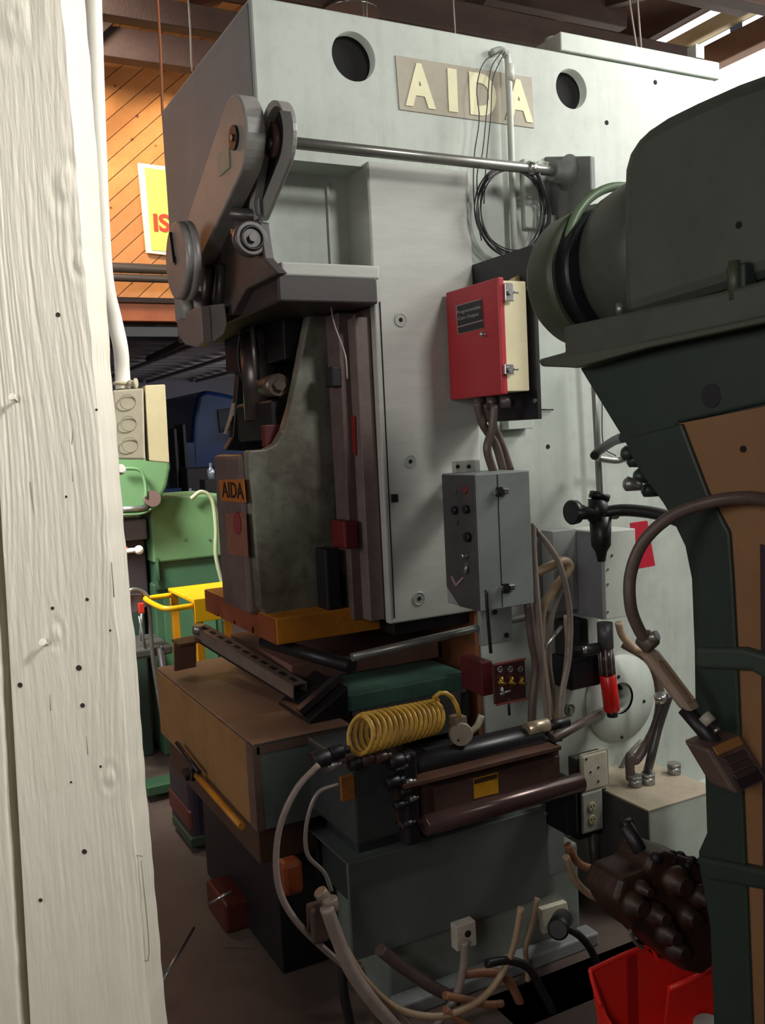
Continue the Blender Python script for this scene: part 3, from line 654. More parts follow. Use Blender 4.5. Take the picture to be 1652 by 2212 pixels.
lp = thing('dish_lamp', 'shiny metal dish lamp hanging behind the crown top edge', 'lamp', c)
B().lathe([(0, .15), (.02, .13), (.05, .09), (.09, .03), (.12, .02)], c, UP, 32).make('reflector', CHROME, lp)

# ================================================================== CABLE COIL, PIPES on the side
pipe = thing('vertical_conduit', 'pale conduit rising up the press side across the name plaque', 'conduit', S(1110, 545, 2.44))
B().tube([S(1062, 113, 2.46), S(1082, 108, 2.45), S(1093, 122, 2.44), S(1098, 160, 2.44), S(1112, 560, 2.44)], .0105, 12, 6).make('conduit_run', mat('conduit_paint', '#b9beb4', .4, dirt='#8b897c', amt=.4, scale=14), pipe)
q = S(1100, 140, 2.44); B().cyl(q, q - UP * .05, .0145, 16).make('coupling', mat('coupling', '#cfd0c4', .35), pipe)
cc = S(1105, 450, 2.41)
wires = thing('wire_coil', 'coil of thin black wire looped over the line shaft', 'wire coil', cc - UP * .15)
rr = random.Random(5)
for i in range(9):
    pts = []
    ox, oy, dx, dy = rr.uniform(-8, 8), rr.uniform(-6, 6), rr.uniform(68, 78), rr.uniform(88, 98)
    for k_ in range(17):
        t = 2 * math.pi * k_ / 16
        pts.append(S(1105 + ox * abs(math.sin(t / 2 + 1)) + math.cos(t) * dx + math.sin(t) * 4, 455 + oy + math.sin(t) * dy, 2.36 if 3.6 < t < 5.8 else 2.40 + .004 * i))
    B().tube(pts, .0022, 6, 4).make('loop', RUBBER, wires)
for i, pts in enumerate([[(1080, 112), (1045, 135), (1030, 190), (1035, 260), (1024, 340), (1024, 440), (1040, 520)], [(1085, 110), (1060, 150), (1052, 230), (1042, 330), (1030, 380), (1035, 470)], [(1090, 113), (1065, 170), (1060, 250), (1050, 350), (1045, 440)]]):
    B().tube([S(x, y, 2.41) for x, y in pts], .0018, 6, 5).make('lead', RUBBER, wires)
B().tube([S(1160, 372, 2.34), S(1178, 420, 2.34), S(1186, 460, 2.35), S(1184, 500, 2.36)], .0075, 8, 6).make('loop', RUBBER, wires)
pv = thing('drop_pipe', 'grey vertical pipe dropping to the black lubricator on the press side', 'pipe', S(1290, 1080, 2.40))
B().cyl(S(1280, 760, 2.40), S(1296, 1082, 2.40), .011, 16).make('pipe_run', mat('pipe_grey', '#7e7f7b', .35, .4), pv)
B().tube([S(1300, 860, 2.46), S(1303, 960, 2.46), S(1330, 985, 2.46)], .002, 6).make('thin_line', DARK, pv)
b = B().tube([S(1352, 943, 1.75), S(1325, 953, 2.1), S(1292, 975, 2.3), S(1283, 985, 2.3)], .014, 12, 6)
b.make('black_elbow_hose', RUBBER, None, 'short black hose curving out from the green machine towards the grey pipe', 'hose')
B().tube([S(1290, 990, 2.36), S(1330, 995, 2.36), S(1350, 990, 2.34)], .011, 12, 5).make('steel_stub', STEEL, None, 'bright steel pipe stub beside the green machine edge', 'pipe')
p = S(1182, 885, 2.44); B().cyl(S(1168, 885, 2.46), S(1195, 885, 2.46), .0025, 8).make('small_pin', DARK, None, 'small dark pin beside the lower edge of the black plate', 'pin')

# ================================================================== RED CONTROL BOX
XR = S(1075, 598, 2.15).x
z1r, z0r = S(1075, 598, 2.15).z, S(1090, 852, 2.15).z
yl = Q(962, 635, XR).y
rb = thing('red_control_box', 'red and cream control box with a dark printed panel, mounted on the black plate', 'control box', (XR + .05, 2.3, z0r))
XR2 = S(1141, 700, 2.15).x
xc = S(1082, 700, 2.15).x
bx = B().box(XR, XR + .020, 2.15, yl, z0r, z1r, .004).make('door', REDB, rb)
B().box(XR + .019, XR2, 2.155, yl - .005, z0r + .008, z1r - .008, .003).make('body', CREAM, rb)
pn = B().prism([Q(985, 660, XR), Q(1041, 645, XR), Q(1045, 709, XR), Q(990, 723, XR)], (-.002, 0, 0)).make('printed_panel', mat('panel_frame', '#9a7f7c', .4), bx)
B().prism([Q(987, 662, XR - .002), Q(1040, 647, XR - .002), Q(1043, 690, XR - .002), Q(989, 705, XR - .002)], (-.001, 0, 0)).make('panel_field', mat('panel_dark', '#1c191d', .4), bx)
B().prism([Q(989, 708, XR - .002), Q(1043, 693, XR - .002), Q(1044, 708, XR - .002), Q(991, 721, XR - .002)], (-.001, 0, 0)).make('panel_field', MATS['panel_dark'], bx)
tt = mat('panel_text', '#9c9394', .5)
for (txt, a, b_, hh) in [('Programmable', (989, 679), (1040, 665), .013), ('Cam Output', (992, 692), (1036, 680), .013)]:
    p0, p1 = Q(*a, XR), Q(*b_, XR)
    lettering('panel_text', txt, tt, bx, (XR - .0035, p0.y, (p0.z + p1.z) / 2 - .004), -YA, UP, hh, abs(p0.y - p1.y), .0006, bold=.01)
p = Q(1047, 722, XR); B().cyl(p, p - XA * .005, .008, 20).ball(p - XA * .009, .008).make('door_knob', CHROME, bx)
for (y0_, y1_) in [(610, 655), (785, 812)]:
    a_, b_ = S(1083, y0_, 2.148), S(1106, y1_, 2.148)
    lt = B().box(a_.x + .006, b_.x, 2.138, 2.15, b_.z + .004, a_.z - .002, .002).make('latch', CHROME, rb)
    B().cyl((b_.x - .004, 2.132, (a_.z + b_.z) / 2), (b_.x + .014, 2.140, (a_.z + b_.z) / 2), .003, 8).cyl((a_.x + .018, 2.138, (a_.z + b_.z) / 2), (a_.x + .018, 2.13, (a_.z + b_.z) / 2), .008, 16).make('latch_pin', STEEL, lt)
q = S(1115, 598, 2.2); B().prism([(q.x - .04, 2.2, z1r - .01), (q.x + .03, 2.2, z1r - .01), (q.x + .03, 2.2, z1r + .005), (q.x + .01, 2.2, z1r + .018), (q.x - .02, 2.2, z1r + .005)], (0, .003, 0)).make('mounting_ear', mat('ear', '#a89a6c', .4), rb)
for i in range(3):
    p = G(1035 + i * 21, 858 - i * 3, z0r)
    B().cyl(Vector((XR + .02 + i * .012, 2.30 - i * .05, z0r)), Vector((XR + .02 + i * .012, 2.30 - i * .05, z0r - .035)), .016, 16).make('cable_gland', mat('gland', '#5b5150', .4, .3), rb)
for i, (pts, lab) in enumerate([([(1068, 875), (1062, 930), (1052, 970), (1065, 1018)], 'nearest brown cable dropping from the red box to the grey box'),
                  ([(1030, 870), (1042, 915), (1070, 960), (1087, 1018)], 'left brown cable crossing behind the others under the red box'),
                  ([(1050, 872), (1066, 920), (1085, 965), (1102, 1016)], 'rightmost brown cable between the red box and the grey box')]):
    B().tube([S(x, y, 2.22 + .03 * i) for x, y in pts], .0125, 12, 8).make('control_cable', HOSEB, None, lab, 'cable')
# black plate
XK = XR2 + .012
kz = [Q(1038, 574, XK), Q(1150, 528, XK), Q(1168, 905, XK), Q(1056, 912, XK)]
kp = B().box(XK, XK + .012, kz[1].y, PY, kz[3].z, kz[1].z, .002)
bp_ = kp.make('backing_plate', BLACK, None, 'tall black steel plate sticking out from the press side behind the red box', 'plate')
for (x, y) in [(1142, 622), (1157, 866), (1104, 870)]:
    p = Q(x, y, XK); B().cyl(p, p - XA * .006, .007, 8).make('plate_bolt', STEEL, bp_)
q0, q1 = S(1085, 905, 2.46), S(1140, 926, 2.46)
B().box(q0.x, q1.x, 2.43, 2.47, q1.z, q0.z, .003).make('plate_foot', PRESS, bp_)

# ================================================================== GREY CONTROL BOX
GY = 2.1
a_ = S(1025, 1025, GY); XG = a_.x; z1g = a_.z; XG2 = S(1143, 1015, GY).x; z0g = S(1100, 1312, GY).z; ygl = Q(952, 1027, XG).y
gb = thing('grey_control_box', 'tall grey control box with two side latches and a dark button front', 'control box', (XG + .09, 2.2, z0g))
zc = Q(975, 1270, XG).z
B().box(XG + .003, XG2, GY, ygl, z0g, z1g, .003).make('body', GREY, gb)
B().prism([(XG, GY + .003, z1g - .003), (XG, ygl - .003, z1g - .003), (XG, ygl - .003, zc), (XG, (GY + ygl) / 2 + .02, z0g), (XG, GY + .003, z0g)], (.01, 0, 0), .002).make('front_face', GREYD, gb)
sx = S(1075, 1060, GY).x
B().box(sx - .0012, sx + .0012, GY - .0008, GY + .001, z0g + .005, z1g - .005).make('lid_seam', HOLE, gb)
for y in (1062, 1270):
    c = S(1078 + (y - 1062) * .065, y, GY)
    lt = B().box(c.x - .02, c.x + .028, GY - .008, GY, c.z - .008, c.z + .008, .003).make('latch', CHROME, gb)
    B().cyl(c - YA * .0, c - YA * .014, .009, 14).box(c.x - .012, c.x + .004, GY - .012, GY - .002, c.z - .013, c.z + .013).make('latch_hook', BLACK, lt)
def fcyl(x, y, r, l, m, name, par=gb):
    p = Q(x, y, XG); return B().cyl(p + XA * .001, p - XA * l, r, 20, ch=min(.002, l / 3)).make(name, m, par)
fcyl(985, 1102, .012, .012, BLACK, 'push_button'); fcyl(1010, 1100, .012, .012, BLACK, 'push_button')
fcyl(1005, 1058, .012, .004, mat('faded_red', '#6e2a2c', .5), 'indicator_lamp'); fcyl(985, 1062, .008, .004, GREYD, 'indicator_lamp')
fcyl(1013, 1160, .014, .012, BLACK, 'push_button'); fcyl(988, 1128, .006, .006, GREYD, 'key_switch')
fcyl(1009, 1200, .008, .02, CHROME, 'toggle_switch')
p = Q(1010, 1215, XG); B().cyl(p, p - UP * .03 - XA * .01, .006, 10).make('toggle_lever', STEEL, gb)
b = B(); b.bar(Q(975, 1245, XG - .002), Q(985, 1265, XG - .002), .006, .004, XA); b.bar(Q(985, 1265, XG - .002), Q(1000, 1248, XG - .002), .006, .004, XA); b.make('arrow_mark', mat('mark_pink', '#9a7f7f', .5), gb)
B().box(XG2 - .06, XG2 - .01, 2.27, 2.46, z1g - .10, z1g - .02, .003).make('wall_bracket', GREY, gb)
q0, q1 = S(975, 1000, 2.30), S(1030, 1020, 2.30)
tb = B().box(q0.x, q1.x, 2.28, 2.30, z1g - .01, q0.z + .004, .003)
tb = tb.make('top_tab', mat('tab', '#a5a6a0', .45), gb)
for xx in (988, 1012):
    c = S(xx, 1008, 2.279); B().cyl(c, c - YA * .003, .006, 10).make('tab_hole', HOLE, tb)
q0, q1 = S(1030, 1325, 2.30), S(1100, 1382, 2.30)
bb = B().box(q0.x, q1.x, 2.28, 2.30, q1.z, z0g + .01, .003).make('bottom_tab', GREY, gb)
for (x, y) in [(1068, 1322), (1093, 1372)]:
    c = S(x, y, 2.279); B().cyl(c, c - YA * .004, .008, 10).make('tab_hole', HOLE, bb)
B().tube([S(1050, 1275, 2.07), S(1052, 1310, 2.07), S(1055, 1350, 2.08), S(1060, 1410, 2.1)], .005, 8, 6).make('dangling_wire', RUBBER, None, 'thin black wire dangling down the front corner of the grey control box', 'wire')

# ================================================================== RIGHT-HAND SIDE GEAR
# grey junction box on the side wall
jy = 2.28
a_ = S(1297, 1150, jy); z1j = S(1300, 1150, jy).z; z0j = S(1305, 1340, jy).z; xj = a_.x; xj2 = S(1372, 1145, jy).x
jb = thing('starter_box', 'grey starter box with pale lid on the press side, right of the hose bundle', 'electrical box', (xj + .05, 2.35, z0j))
B().box(xj + .012, xj2, jy, 2.46, z0j, z1j, .003).make('lid', mat('lid_pale', '#b9bdb4', .45, dirt='#8f9088', amt=.3, scale=8), jb)
B().box(xj, xj + .012, jy + .002, 2.46, z0j + .002, z1j - .002, .002).make('front_panel', mat('jb_front', '#77767a', .45, dirt='#55525a', amt=.4, scale=8), jb)
c = S(1340, 1132, jy + .04); B().lathe([(0, .03), (.012, .028), (.02, .015)], Vector((xj + .05, jy + .05, z1j - .002)), UP, 20).make('conduit_hub', STEEL, jb)
for yy in (1165, 1230, 1262, 1322):
    p = S(1312, yy, jy); B().cyl(p, p - YA * .003, .004, 10).make('lid_screw', STEEL, jb)
B().cyl(S(1322, 1200, jy - .002), S(1262, 1205, 2.42), .004, 8).make('hasp_pin', DARK, jb)
B().box(xj - .10, xj, 2.40, 2.46, z0j + .02, z1j + .005, .003).make('rear_flange', mat('jb_front2', '#8f928f', .45), jb)
# red tag
rt = B().prism([S(x, y, 2.36) for x, y in [(1362, 1130), (1398, 1125), (1415, 1222), (1372, 1230)]], (.004, .01, 0)).make('red_tag', mat('tag_red', '#b01f33', .45), None, 'dark red tag hanging behind the curved hose at the right', 'tag')
# lubricator assembly (black)
lb = thing('air_lubricator', 'black air filter body with a round gauge at the foot of the grey pipe', 'air filter', S(1290, 1190, 2.2))
LY = 2.20
BK = mat('black_cast', '#232526', .4, .2, dirt='#121313', amt=.4, scale=20)
def lc(x, y, Y=LY): return S(x, y, Y)
B().cyl(lc(1296, 1066), lc(1293, 1078), .032, 24).cyl(lc(1291, 1078), lc(1291, 1125), .030, 20).make('cap', BK, lb)
cg = lc(1240, 1108); dgv = Vector((-.75, -.65, 0)).normalized()
gg = B().lathe([(0, .02), (.02, .025), (.025, .036), (.045, .038), (.05, .034)], cg + Vector((.05, .02, 0)) , -XA, 32).make('gauge', BK, lb)
B().cyl(lc(1240, 1108), lc(1330, 1108), .02, 20).make('manifold', BK, lb)
B().lathe([(0, .034), (.09, .030), (.11, .018), (.14, .012)], lc(1296, 1115), -UP, 24).make('bowl', BK, lb)
B().tube([S(1300, 1108, 2.2), S(1350, 1102, 2.15), S(1420, 1110, 2.05), S(1480, 1130, 1.95)], .019, 14, 6).make('outlet_hose', RUBBER, lb)

# red cylinder lubricator
rc = thing('red_cylinder', 'bright red cylinder with a ribbed clear neck hanging in front of the round cover', 'cylinder', S(1316, 1540, 2.3))
RCY = 2.33
t0, t1, t2 = S(1308, 1400, RCY), S(1312, 1457, RCY), S(1322, 1535, RCY)
B().cyl(t0, t1, .024, 24).make('neck', mat('neck_dark', '#3a2f30', .25), rc)
for k_ in range(8):
    t = 2 * math.pi * k_ / 8; off = Vector((math.cos(t), math.sin(t), 0)) * .024
    B().cyl(t0 + off, t1 + off, .003, 6).make('rib', mat('rib_steel', '#8a7d7a', .3, .4), rc)
B().cyl(t1, t2, .027, 28, ch=.003).make('body', mat('red_gloss', '#d3211c', .3), rc)
B().cyl(t2, t2 - UP * .02, .018, 20).make('foot', BLACK, rc)
B().cyl(S(1306, 1345, RCY), S(1308, 1400, RCY), .026, 20).make('head', mat('grey_head', '#4d4a4d', .4), rc)
B().box(S(1235, 1400, 2.35).x, S(1300, 1400, 2.35).x, 2.36, 2.46, S(1260, 1490, 2.35).z, S(1260, 1420, 2.35).z, .006).make('solenoid_block', BLACK, None, 'black solenoid block beside the neck of the red cylinder', 'valve')
p = S(1262, 1400, 2.33); sv = thing('solenoid_valve', 'dark valve with a bright fitting under the grey starter box', 'valve', S(1262, 1420, 2.35))
B().cyl(S(1232, 1408, 2.33), S(1290, 1400, 2.33), .018, 16).make('valve_body', DARK, sv)
B().cyl(S(1262, 1396, 2.31), S(1262, 1410, 2.31), .008, 12).make('fitting', CHROME, sv)
B().box(S(1218, 1300, 2.4).x, S(1262, 1300, 2.4).x, 2.38, 2.46, S(1230, 1465, 2.4).z, S(1230, 1340, 2.4).z, .008).make('cable_tray_end', mat('dkg', '#2b2729', .5), None, 'dark housing behind the cable bundle, left of the starter box', 'housing')
# bracing rod from the feed to the access hole
B().cyl(S(1190, 1598, 2.05), S(1312, 1532, 2.44), .014, 14).make('link_rod', HOSEB, None, 'dark rod slanting from the feed unit into the round access hole', 'rod')
B().cyl(S(1180, 1394, 2.15), S(1212, 1354, 2.35), .006, 10).make('bright_link', STEEL, None, 'short bright link bar behind the hanging hoses', 'rod')

# outlets
OY = 2.30
def box_px(b, x0, y0, x1, y1, Y, dy, bev=.003):
    a_, c_ = S(x0, y0, Y), S(x1, y1, Y); return b.box(min(a_.x, c_.x), max(a_.x, c_.x), Y, Y + dy, min(a_.z, c_.z), max(a_.z, c_.z), bev)
o1 = thing('blank_cover_box', 'cream blank-plate outlet box mounted on a dark bracket above the receptacle', 'outlet box', S(1285, 1705, OY))
box_px(B(), 1255, 1632, 1316, 1700, OY, .012, .01).make('plate', OUTP, o1)
box_px(B(), 1243, 1640, 1310, 1706, OY + .012, .04).make('box', mat('obx', '#3f3b38', .5), o1)
for (x, y) in [(1266, 1640), (1275, 1668), (1292, 1658), (1292, 1688)]:
    p = S(x, y, OY); B().cyl(p + YA * .002, p - YA * .0015, .004, 10).make('screw', DARK, o1)
o2 = thing('duplex_outlet', 'grey duplex receptacle with two cream sockets below the blank cover', 'outlet', S(1280, 1795, OY))
box_px(B(), 1256, 1716, 1304, 1790, OY, .010, .006).make('plate', mat('outg', '#aeb0a6', .45, dirt='#7c7a70', amt=.4, scale=15), o2)
box_px(B(), 1246, 1712, 1300, 1800, OY + .01, .045).make('box', BLACK, o2)
for (x, y) in [(1278, 1742), (1279, 1770)]:
    p = S(x, y, OY); sk = B().cyl(p, p - YA * .004, .0155, 24, ch=.001).make('socket', mat('sock', '#c9bd8f', .4), o2)
    for dx in (-.006, .006): B().box(p.x + dx - .001, p.x + dx + .001, OY - .0055, OY - .003, p.z - .001, p.z + .006).make('slot', HOLE, sk)
    B().cyl(p + Vector((0, -.003, -.008)), p + Vector((0, -.0055, -.008)), .002, 8).make('slot', HOLE, sk)
B().cyl(S(1278, 1798, 2.32), S(1290, 1930, 2.32), .014, 14).make('outlet_riser', HOSEB, None, 'dark pipe standing under the duplex receptacle', 'pipe')
box_px(B(), 1222, 1690, 1250, 1800, 2.2, .1, .006).make('feed_end_block', BLACK, None, 'black end block at the right end of the feed roller', 'block') if False else None

# big junction box lower right
BJ = 2.12
a_ = S(1400, 1752, BJ); xb0 = a_.x; z1b = a_.z; z0b = S(1408, 1990, BJ).z
b2 = thing('floor_junction_box', 'large grey junction box on the press side with two hoses entering its top', 'electrical box', (xb0 + .15, 2.3, z0b))
B().box(xb0 + .003, xb0 + .30, BJ, PY, z0b, z1b, .004).make('body', mat('bjb', '#aab3a8', .45, dirt='#7d7d70', amt=.4, scale=6), b2)
B().box(xb0, xb0 + .006, BJ + .003, PY, z0b + .003, z1b - .003, .002).make('front', mat('bjf', '#4f4d4b', .5, dirt='#33302f', amt=.5, scale=8), b2)
B().box(xb0 - .002, xb0 + .304, BJ - .002, PY, z1b - .004, z1b + .003, .002).make('top', mat('bjt', '#a89c88', .55, dirt='#7d6f5c', amt=.5, scale=9), b2)
for (x, y) in [(1372, 1695), (1400, 1690), (1456, 1668)]:
    p = G(x, y + 5, z1b); B().cyl(p, p + UP * .03, .022, 20).cyl(p + UP * .03, p + UP * .04, .026, 6).make('cable_gland', STEEL, b2)
g1 = G(1362, 1697, z1b); g2_ = G(1396, 1688, z1b)
B().tube([g1 + UP * .02, g1 + UP * .1, S(1375, 1640, 2.3), S(1415, 1570, 2.3), S(1425, 1500, 2.3), S(1405, 1430, 2.33), S(1345, 1390, 2.4)], .0155, 14, 10, rib=.04).make('flex_hose', HOSEB, None, 'thick brown flexible hose curving from the junction box top round the access cover', 'hose')
B().tube([g2_ + UP * .02, S(1405, 1640, 2.26), S(1422, 1570, 2.26), S(1445, 1500, 2.24)], .0145, 14, 8).make('black_hose', mat('hose_dk', '#3a3835', .3), None, 'smooth black hose rising from the junction box beside the brown one', 'hose')
B().cyl(S(1428, 1515, 2.24), S(1424, 1500, 2.24), .02, 16).make('hose_fitting', CHROME, None, 'bright hose fitting above the junction box', 'fitting')
B().tube([S(1335, 1345, 2.28), S(1345, 1375, 2.28), S(1375, 1405, 2.26), S(1400, 1415, 2.2)], .012, 12, 6).make('tan_hose', HOSET, None, 'short tan hose bending right from under the starter box', 'hose')
B().tube([S(1330, 1700, 2.44), S(1350, 1640, 2.44), S(1385, 1600, 2.44)], .007, 8, 6).make('wall_wire', mat('ww', '#6b6b64', .5), None, 'grey wire pinned to the press side behind the flexible hose', 'wire')
# big curved hose and pendant
B().tube([S(1720, 1095, 1.0), S(1620, 1075, 1.1), S(1530, 1085, 1.18), S(1450, 1115, 1.24), S(1390, 1170, 1.28), S(1362, 1240, 1.3), S(1362, 1310, 1.3), S(1380, 1360, 1.3), S(1400, 1390, 1.3)], .0115, 16, 8).make('curved_hose', HOSEB, None, 'thick dark hose arching in from the right edge down to the pendant clamp', 'hose')
pd = thing('pendant_switch', 'dirty pendant with a long tan clamp arm ending in a ribbed brown terminal block', 'pendant', S(1560, 1730, 1.17))
PDY = 1.55
B().cyl(S(1385, 1372, 1.312), S(1412, 1400, 1.290), .019, 20, ch=.004).make('clamp', mat('clampm', '#5d4f48', .5, .2, dirt='#2f2725', amt=.5, scale=30), pd)
B().cyl(S(1420, 1372, 1.280), S(1400, 1380, 1.296), .01, 12).make('clamp_bolt', STEEL, pd)
# arm
a1, a2 = S(1398, 1405, 1.302), S(1492, 1530, 1.218)
dr = (a2 - a1).normalized(); sd = dr.cross(YA).normalized()
arm = B().obox((a1 + a2) / 2, dr * (a2 - a1).length / 2, sd * .017, Vector((0, .014, 0)), .008).make('arm', mat('armt', '#8c7866', .5, dirt='#5f4d40', amt=.4, scale=20), pd)
B().obox((a1 + a2) / 2 - YA * .0145, dr * (a2 - a1).length * .36, sd * .009, Vector((0, .002, 0)), .006).make('arm_inset', mat('armi', '#7a6450', .5), arm)
B().cyl(S(1478, 1530, 1.228), S(1560, 1625, 1.158), .014, 14).make('stem', DARK, pd)
B().cyl(S(1520, 1545, 1.188), S(1536, 1562, 1.175), .012, 14).make('white_sleeve', mat('slv', '#9d978a', .5), pd)
B().cyl(S(1545, 1575, 1.164), S(1550, 1580, 1.160), .006, 10).make('shiny_nut', CHROME, pd)
b1, b2v = S(1545, 1585, 1.174), S(1610, 1690, 1.116)
dr2 = (b2v - b1).normalized(); sd2 = dr2.cross(YA).normalized()
cx_ = S(1567, 1640, 1.154)
tbk = B().obox(cx_, dr2 * .043, sd2 * .043, Vector((0, .03, 0)), .006).make('terminal_block', mat('tbk', '#59463f', .5, dirt='#30211f', amt=.6, scale=25, bump=.2), pd)
for k_ in (-1, 0, 1):
    B().obox(cx_ + dr2 * (.015 * k_) - YA * .032, dr2 * .005, sd2 * .026, Vector((0, .003, 0)), .002).make('rib', mat('tbr', '#3a2c2c', .5), tbk)
B().obox(cx_ + dr2 * .026 - YA * .031, dr2 * .012, sd2 * .03, Vector((0, .002, 0)), .002).make('rib', mat('tbd', '#221a1c', .5), tbk)
B().obox(cx_ - dr2 * .036 - YA * .031, dr2 * .008, sd2 * .033, Vector((0, .002, 0)), .002).make('orange_edge', mat('tbo', '#8f6236', .5), tbk)
B().obox(cx_ + Vector((.06, .05, .015)), dr2 * .04, sd2 * .035, Vector((0, .03, 0)), .006).make('rear_housing', mat('rh', '#4a4240', .5), pd)

# ================================================================== HOSE BUNDLE between boxes
bund = [([(1150, 1130), (1152, 1200), (1162, 1330), (1172, 1450), (1180, 1520), (1187, 1605)], 2.14, .0105, CONC, 'long grey-brown hose hanging straight down past the right edge of the grey control box'),
        ([(1140, 1300), (1148, 1380), (1158, 1440), (1150, 1520), (1148, 1590)], 2.12, .0125, HOSEB, 'leftmost brown hose hanging under the grey control box'),
        ([(1156, 1145), (1185, 1180), (1212, 1230), (1230, 1320), (1228, 1420), (1214, 1500), (1208, 1600)], 2.2, .0095, CONC, 'outermost thin grey hose bowing right beyond the loop'),
        ([(1155, 1240), (1190, 1222), (1218, 1212), (1230, 1222), (1222, 1240), (1195, 1275), (1170, 1320), (1168, 1400), (1180, 1500), (1195, 1600)], 2.22, .014, HOSET, 'fat tan hose folded into a loop right of the grey control box'),
        ([(1222, 1245), (1205, 1290), (1190, 1340), (1185, 1420), (1195, 1500), (1200, 1590)], 2.26, .008, CONC, 'thin inner hose dropping from the fold of the tan loop'),
        ([(1222, 1330), (1226, 1400), (1218, 1470), (1205, 1530), (1202, 1600)], 2.24, .0085, HOSET, 'thin tan hose behind the outermost grey one')]
for pts, Y, r, m, lab in bund:
    B().tube([S(x, y, Y) for x, y in pts], r, 12, 8).make('hanging_hose', m, None, lab, 'hose', )
# small valve block with rings
vb = thing('valve_panel', 'dark red panel with three ring fittings and brass valves under the control box', 'valve panel', S(1105, 1510, 2.25))
VY = 2.25
box_px(B(), 1066, 1435, 1137, 1508, VY, .01, .003).make('panel', mat('vp', '#4c2a2a', .45, dirt='#2d1a1b', amt=.5, scale=15), vb)
box_px(B(), 1040, 1432, 1066, 1500, VY + .03, .12, .003).make('side', mat('vps', '#5d2023', .45), vb)
a_, b_ = S(1066, 1435, VY), S(1137, 1508, VY)
for p_, q_ in [((a_.x, a_.z), (b_.x, a_.z)), ((b_.x, a_.z), (b_.x, b_.z)), ((b_.x, b_.z), (a_.x, b_.z)), ((a_.x, b_.z), (a_.x, a_.z))]:
    B().bar((p_[0], VY - .004, p_[1]), (q_[0], VY - .004, q_[1]), .003, .006).make('rim', mat('vpr', '#94504a', .4), vb)
for x in (1080, 1102, 1124):
    c = S(x, 1446, VY - .006); B().torus(c, YA, .008, .002, 20, 6).cyl(c, c + YA * .01, .006, 12).make('ring_fitting', STEEL, vb)
    B().cyl(S(x + 2, 1462, VY - .006), S(x + 3, 1480, VY - .01), .007, 12).cyl(S(x - 4, 1474, VY - .012), S(x + 12, 1478, VY - .012), .005, 10).make('brass_valve', BRASS, vb)
b = B(); b.cyl(S(1082, 1484, VY - .01), S(1088, 1503, VY - .015), .005, 10).cyl(S(1080, 1500, VY - .015), S(1102, 1492, VY - .015), .004, 10); b.make('steel_tee', STEEL, vb)
B().cyl(S(1098, 1508, VY), S(1100, 1545, VY), .004, 8).make('drop_tube', DARK, vb)

# ================================================================== FEED UNIT (lower middle)
fu = thing('roll_feed_unit', 'oily brown roll feed with long roller tube and yellow label below the coiled hose', 'feed unit', (1.3, 2.0, .55))
FY = 1.93
fa, fb = S(878, 1700, FY), S(1208, 1605, FY)
# channel (C-section) along X
zc0, zc1 = S(1205, 1700, FY).z, S(905, 1683, FY).z
xa, xb_ = S(868, 1720, FY).x, S(1207, 1620, FY).x
B().box(xa, xb_, FY + .03, FY + .042, zc0, zc1, .002).make('channel_web', BROWNM, fu)
B().box(xa + .09, xb_, FY - .002, FY + .04, zc0 + .02, zc1 - .03, .002).make('channel_face', BROWNM, fu)
B().box(xa, xb_, FY - .012, FY + .04, zc1 - .012, zc1, .002).make('channel_flange', mat('flange_brown', '#6d4f42', .3, .2, dirt='#3b2822', amt=.5, scale=8), fu)
B().box(xa, xb_, FY, FY + .04, zc0, zc0 + .012, .002).make('channel_flange', BROWNM, fu)
B().box(xb_ - .012, xb_, FY, FY + .04, zc0, zc1, .002).make('channel_end', BROWNM, fu)
r0_, r1_ = S(915, 1772, FY - .01), S(1256, 1700, FY - .01); zr = (r0_.z + r1_.z) / 2
B().cyl((r0_.x, FY - .01, zr), (r1_.x, FY - .01, zr), .026, 28, ch=.004).make('roller_tube', mat('roller_br', '#5a4442', .25, .4, dirt='#33231f', amt=.5, scale=8), fu)
u0_, u1_ = S(870, 1660, FY + .06), S(1165, 1590, FY + .06); zu = (u0_.z + u1_.z) / 2
B().cyl((u0_.x, FY + .06, zu), (u1_.x, FY + .06, zu), .03, 24, ch=.004).make('upper_roller', BLACK, fu)
B().cyl((u1_.x - .05, FY + .05, zu + .03), (u1_.x + .02, FY + .05, zu + .03), .018, 20).make('bright_collar', mat('bright_brass', '#c9b79c', .3, .6), fu)
B().cyl((u1_.x + .02, FY + .05, zu + .025), (u1_.x + .09, FY + .05, zu + .025), .014, 16).make('shaft_end', DARK, fu)
yl_ = B().prism([S(1022, 1682, FY - .001), S(1074, 1668, FY - .001), S(1076, 1712, FY - .001), S(1023, 1725, FY - .001)], (0, -.002, 0)).make('caution_label', mat('label_yel', '#c08a1e', .45, dirt='#7d5416', amt=.5, scale=30), fu)
B().prism([S(1024, 1684, FY - .003), S(1073, 1671, FY - .003), S(1073, 1681, FY - .003), S(1024, 1694, FY - .003)], (0, -.001, 0)).make('label_band', mat('label_band', '#3b2416', .5), fu)
box_px(B(), 1222, 1690, 1250, 1800, 1.99, .1, .006).make('end_block', BLACK, fu)
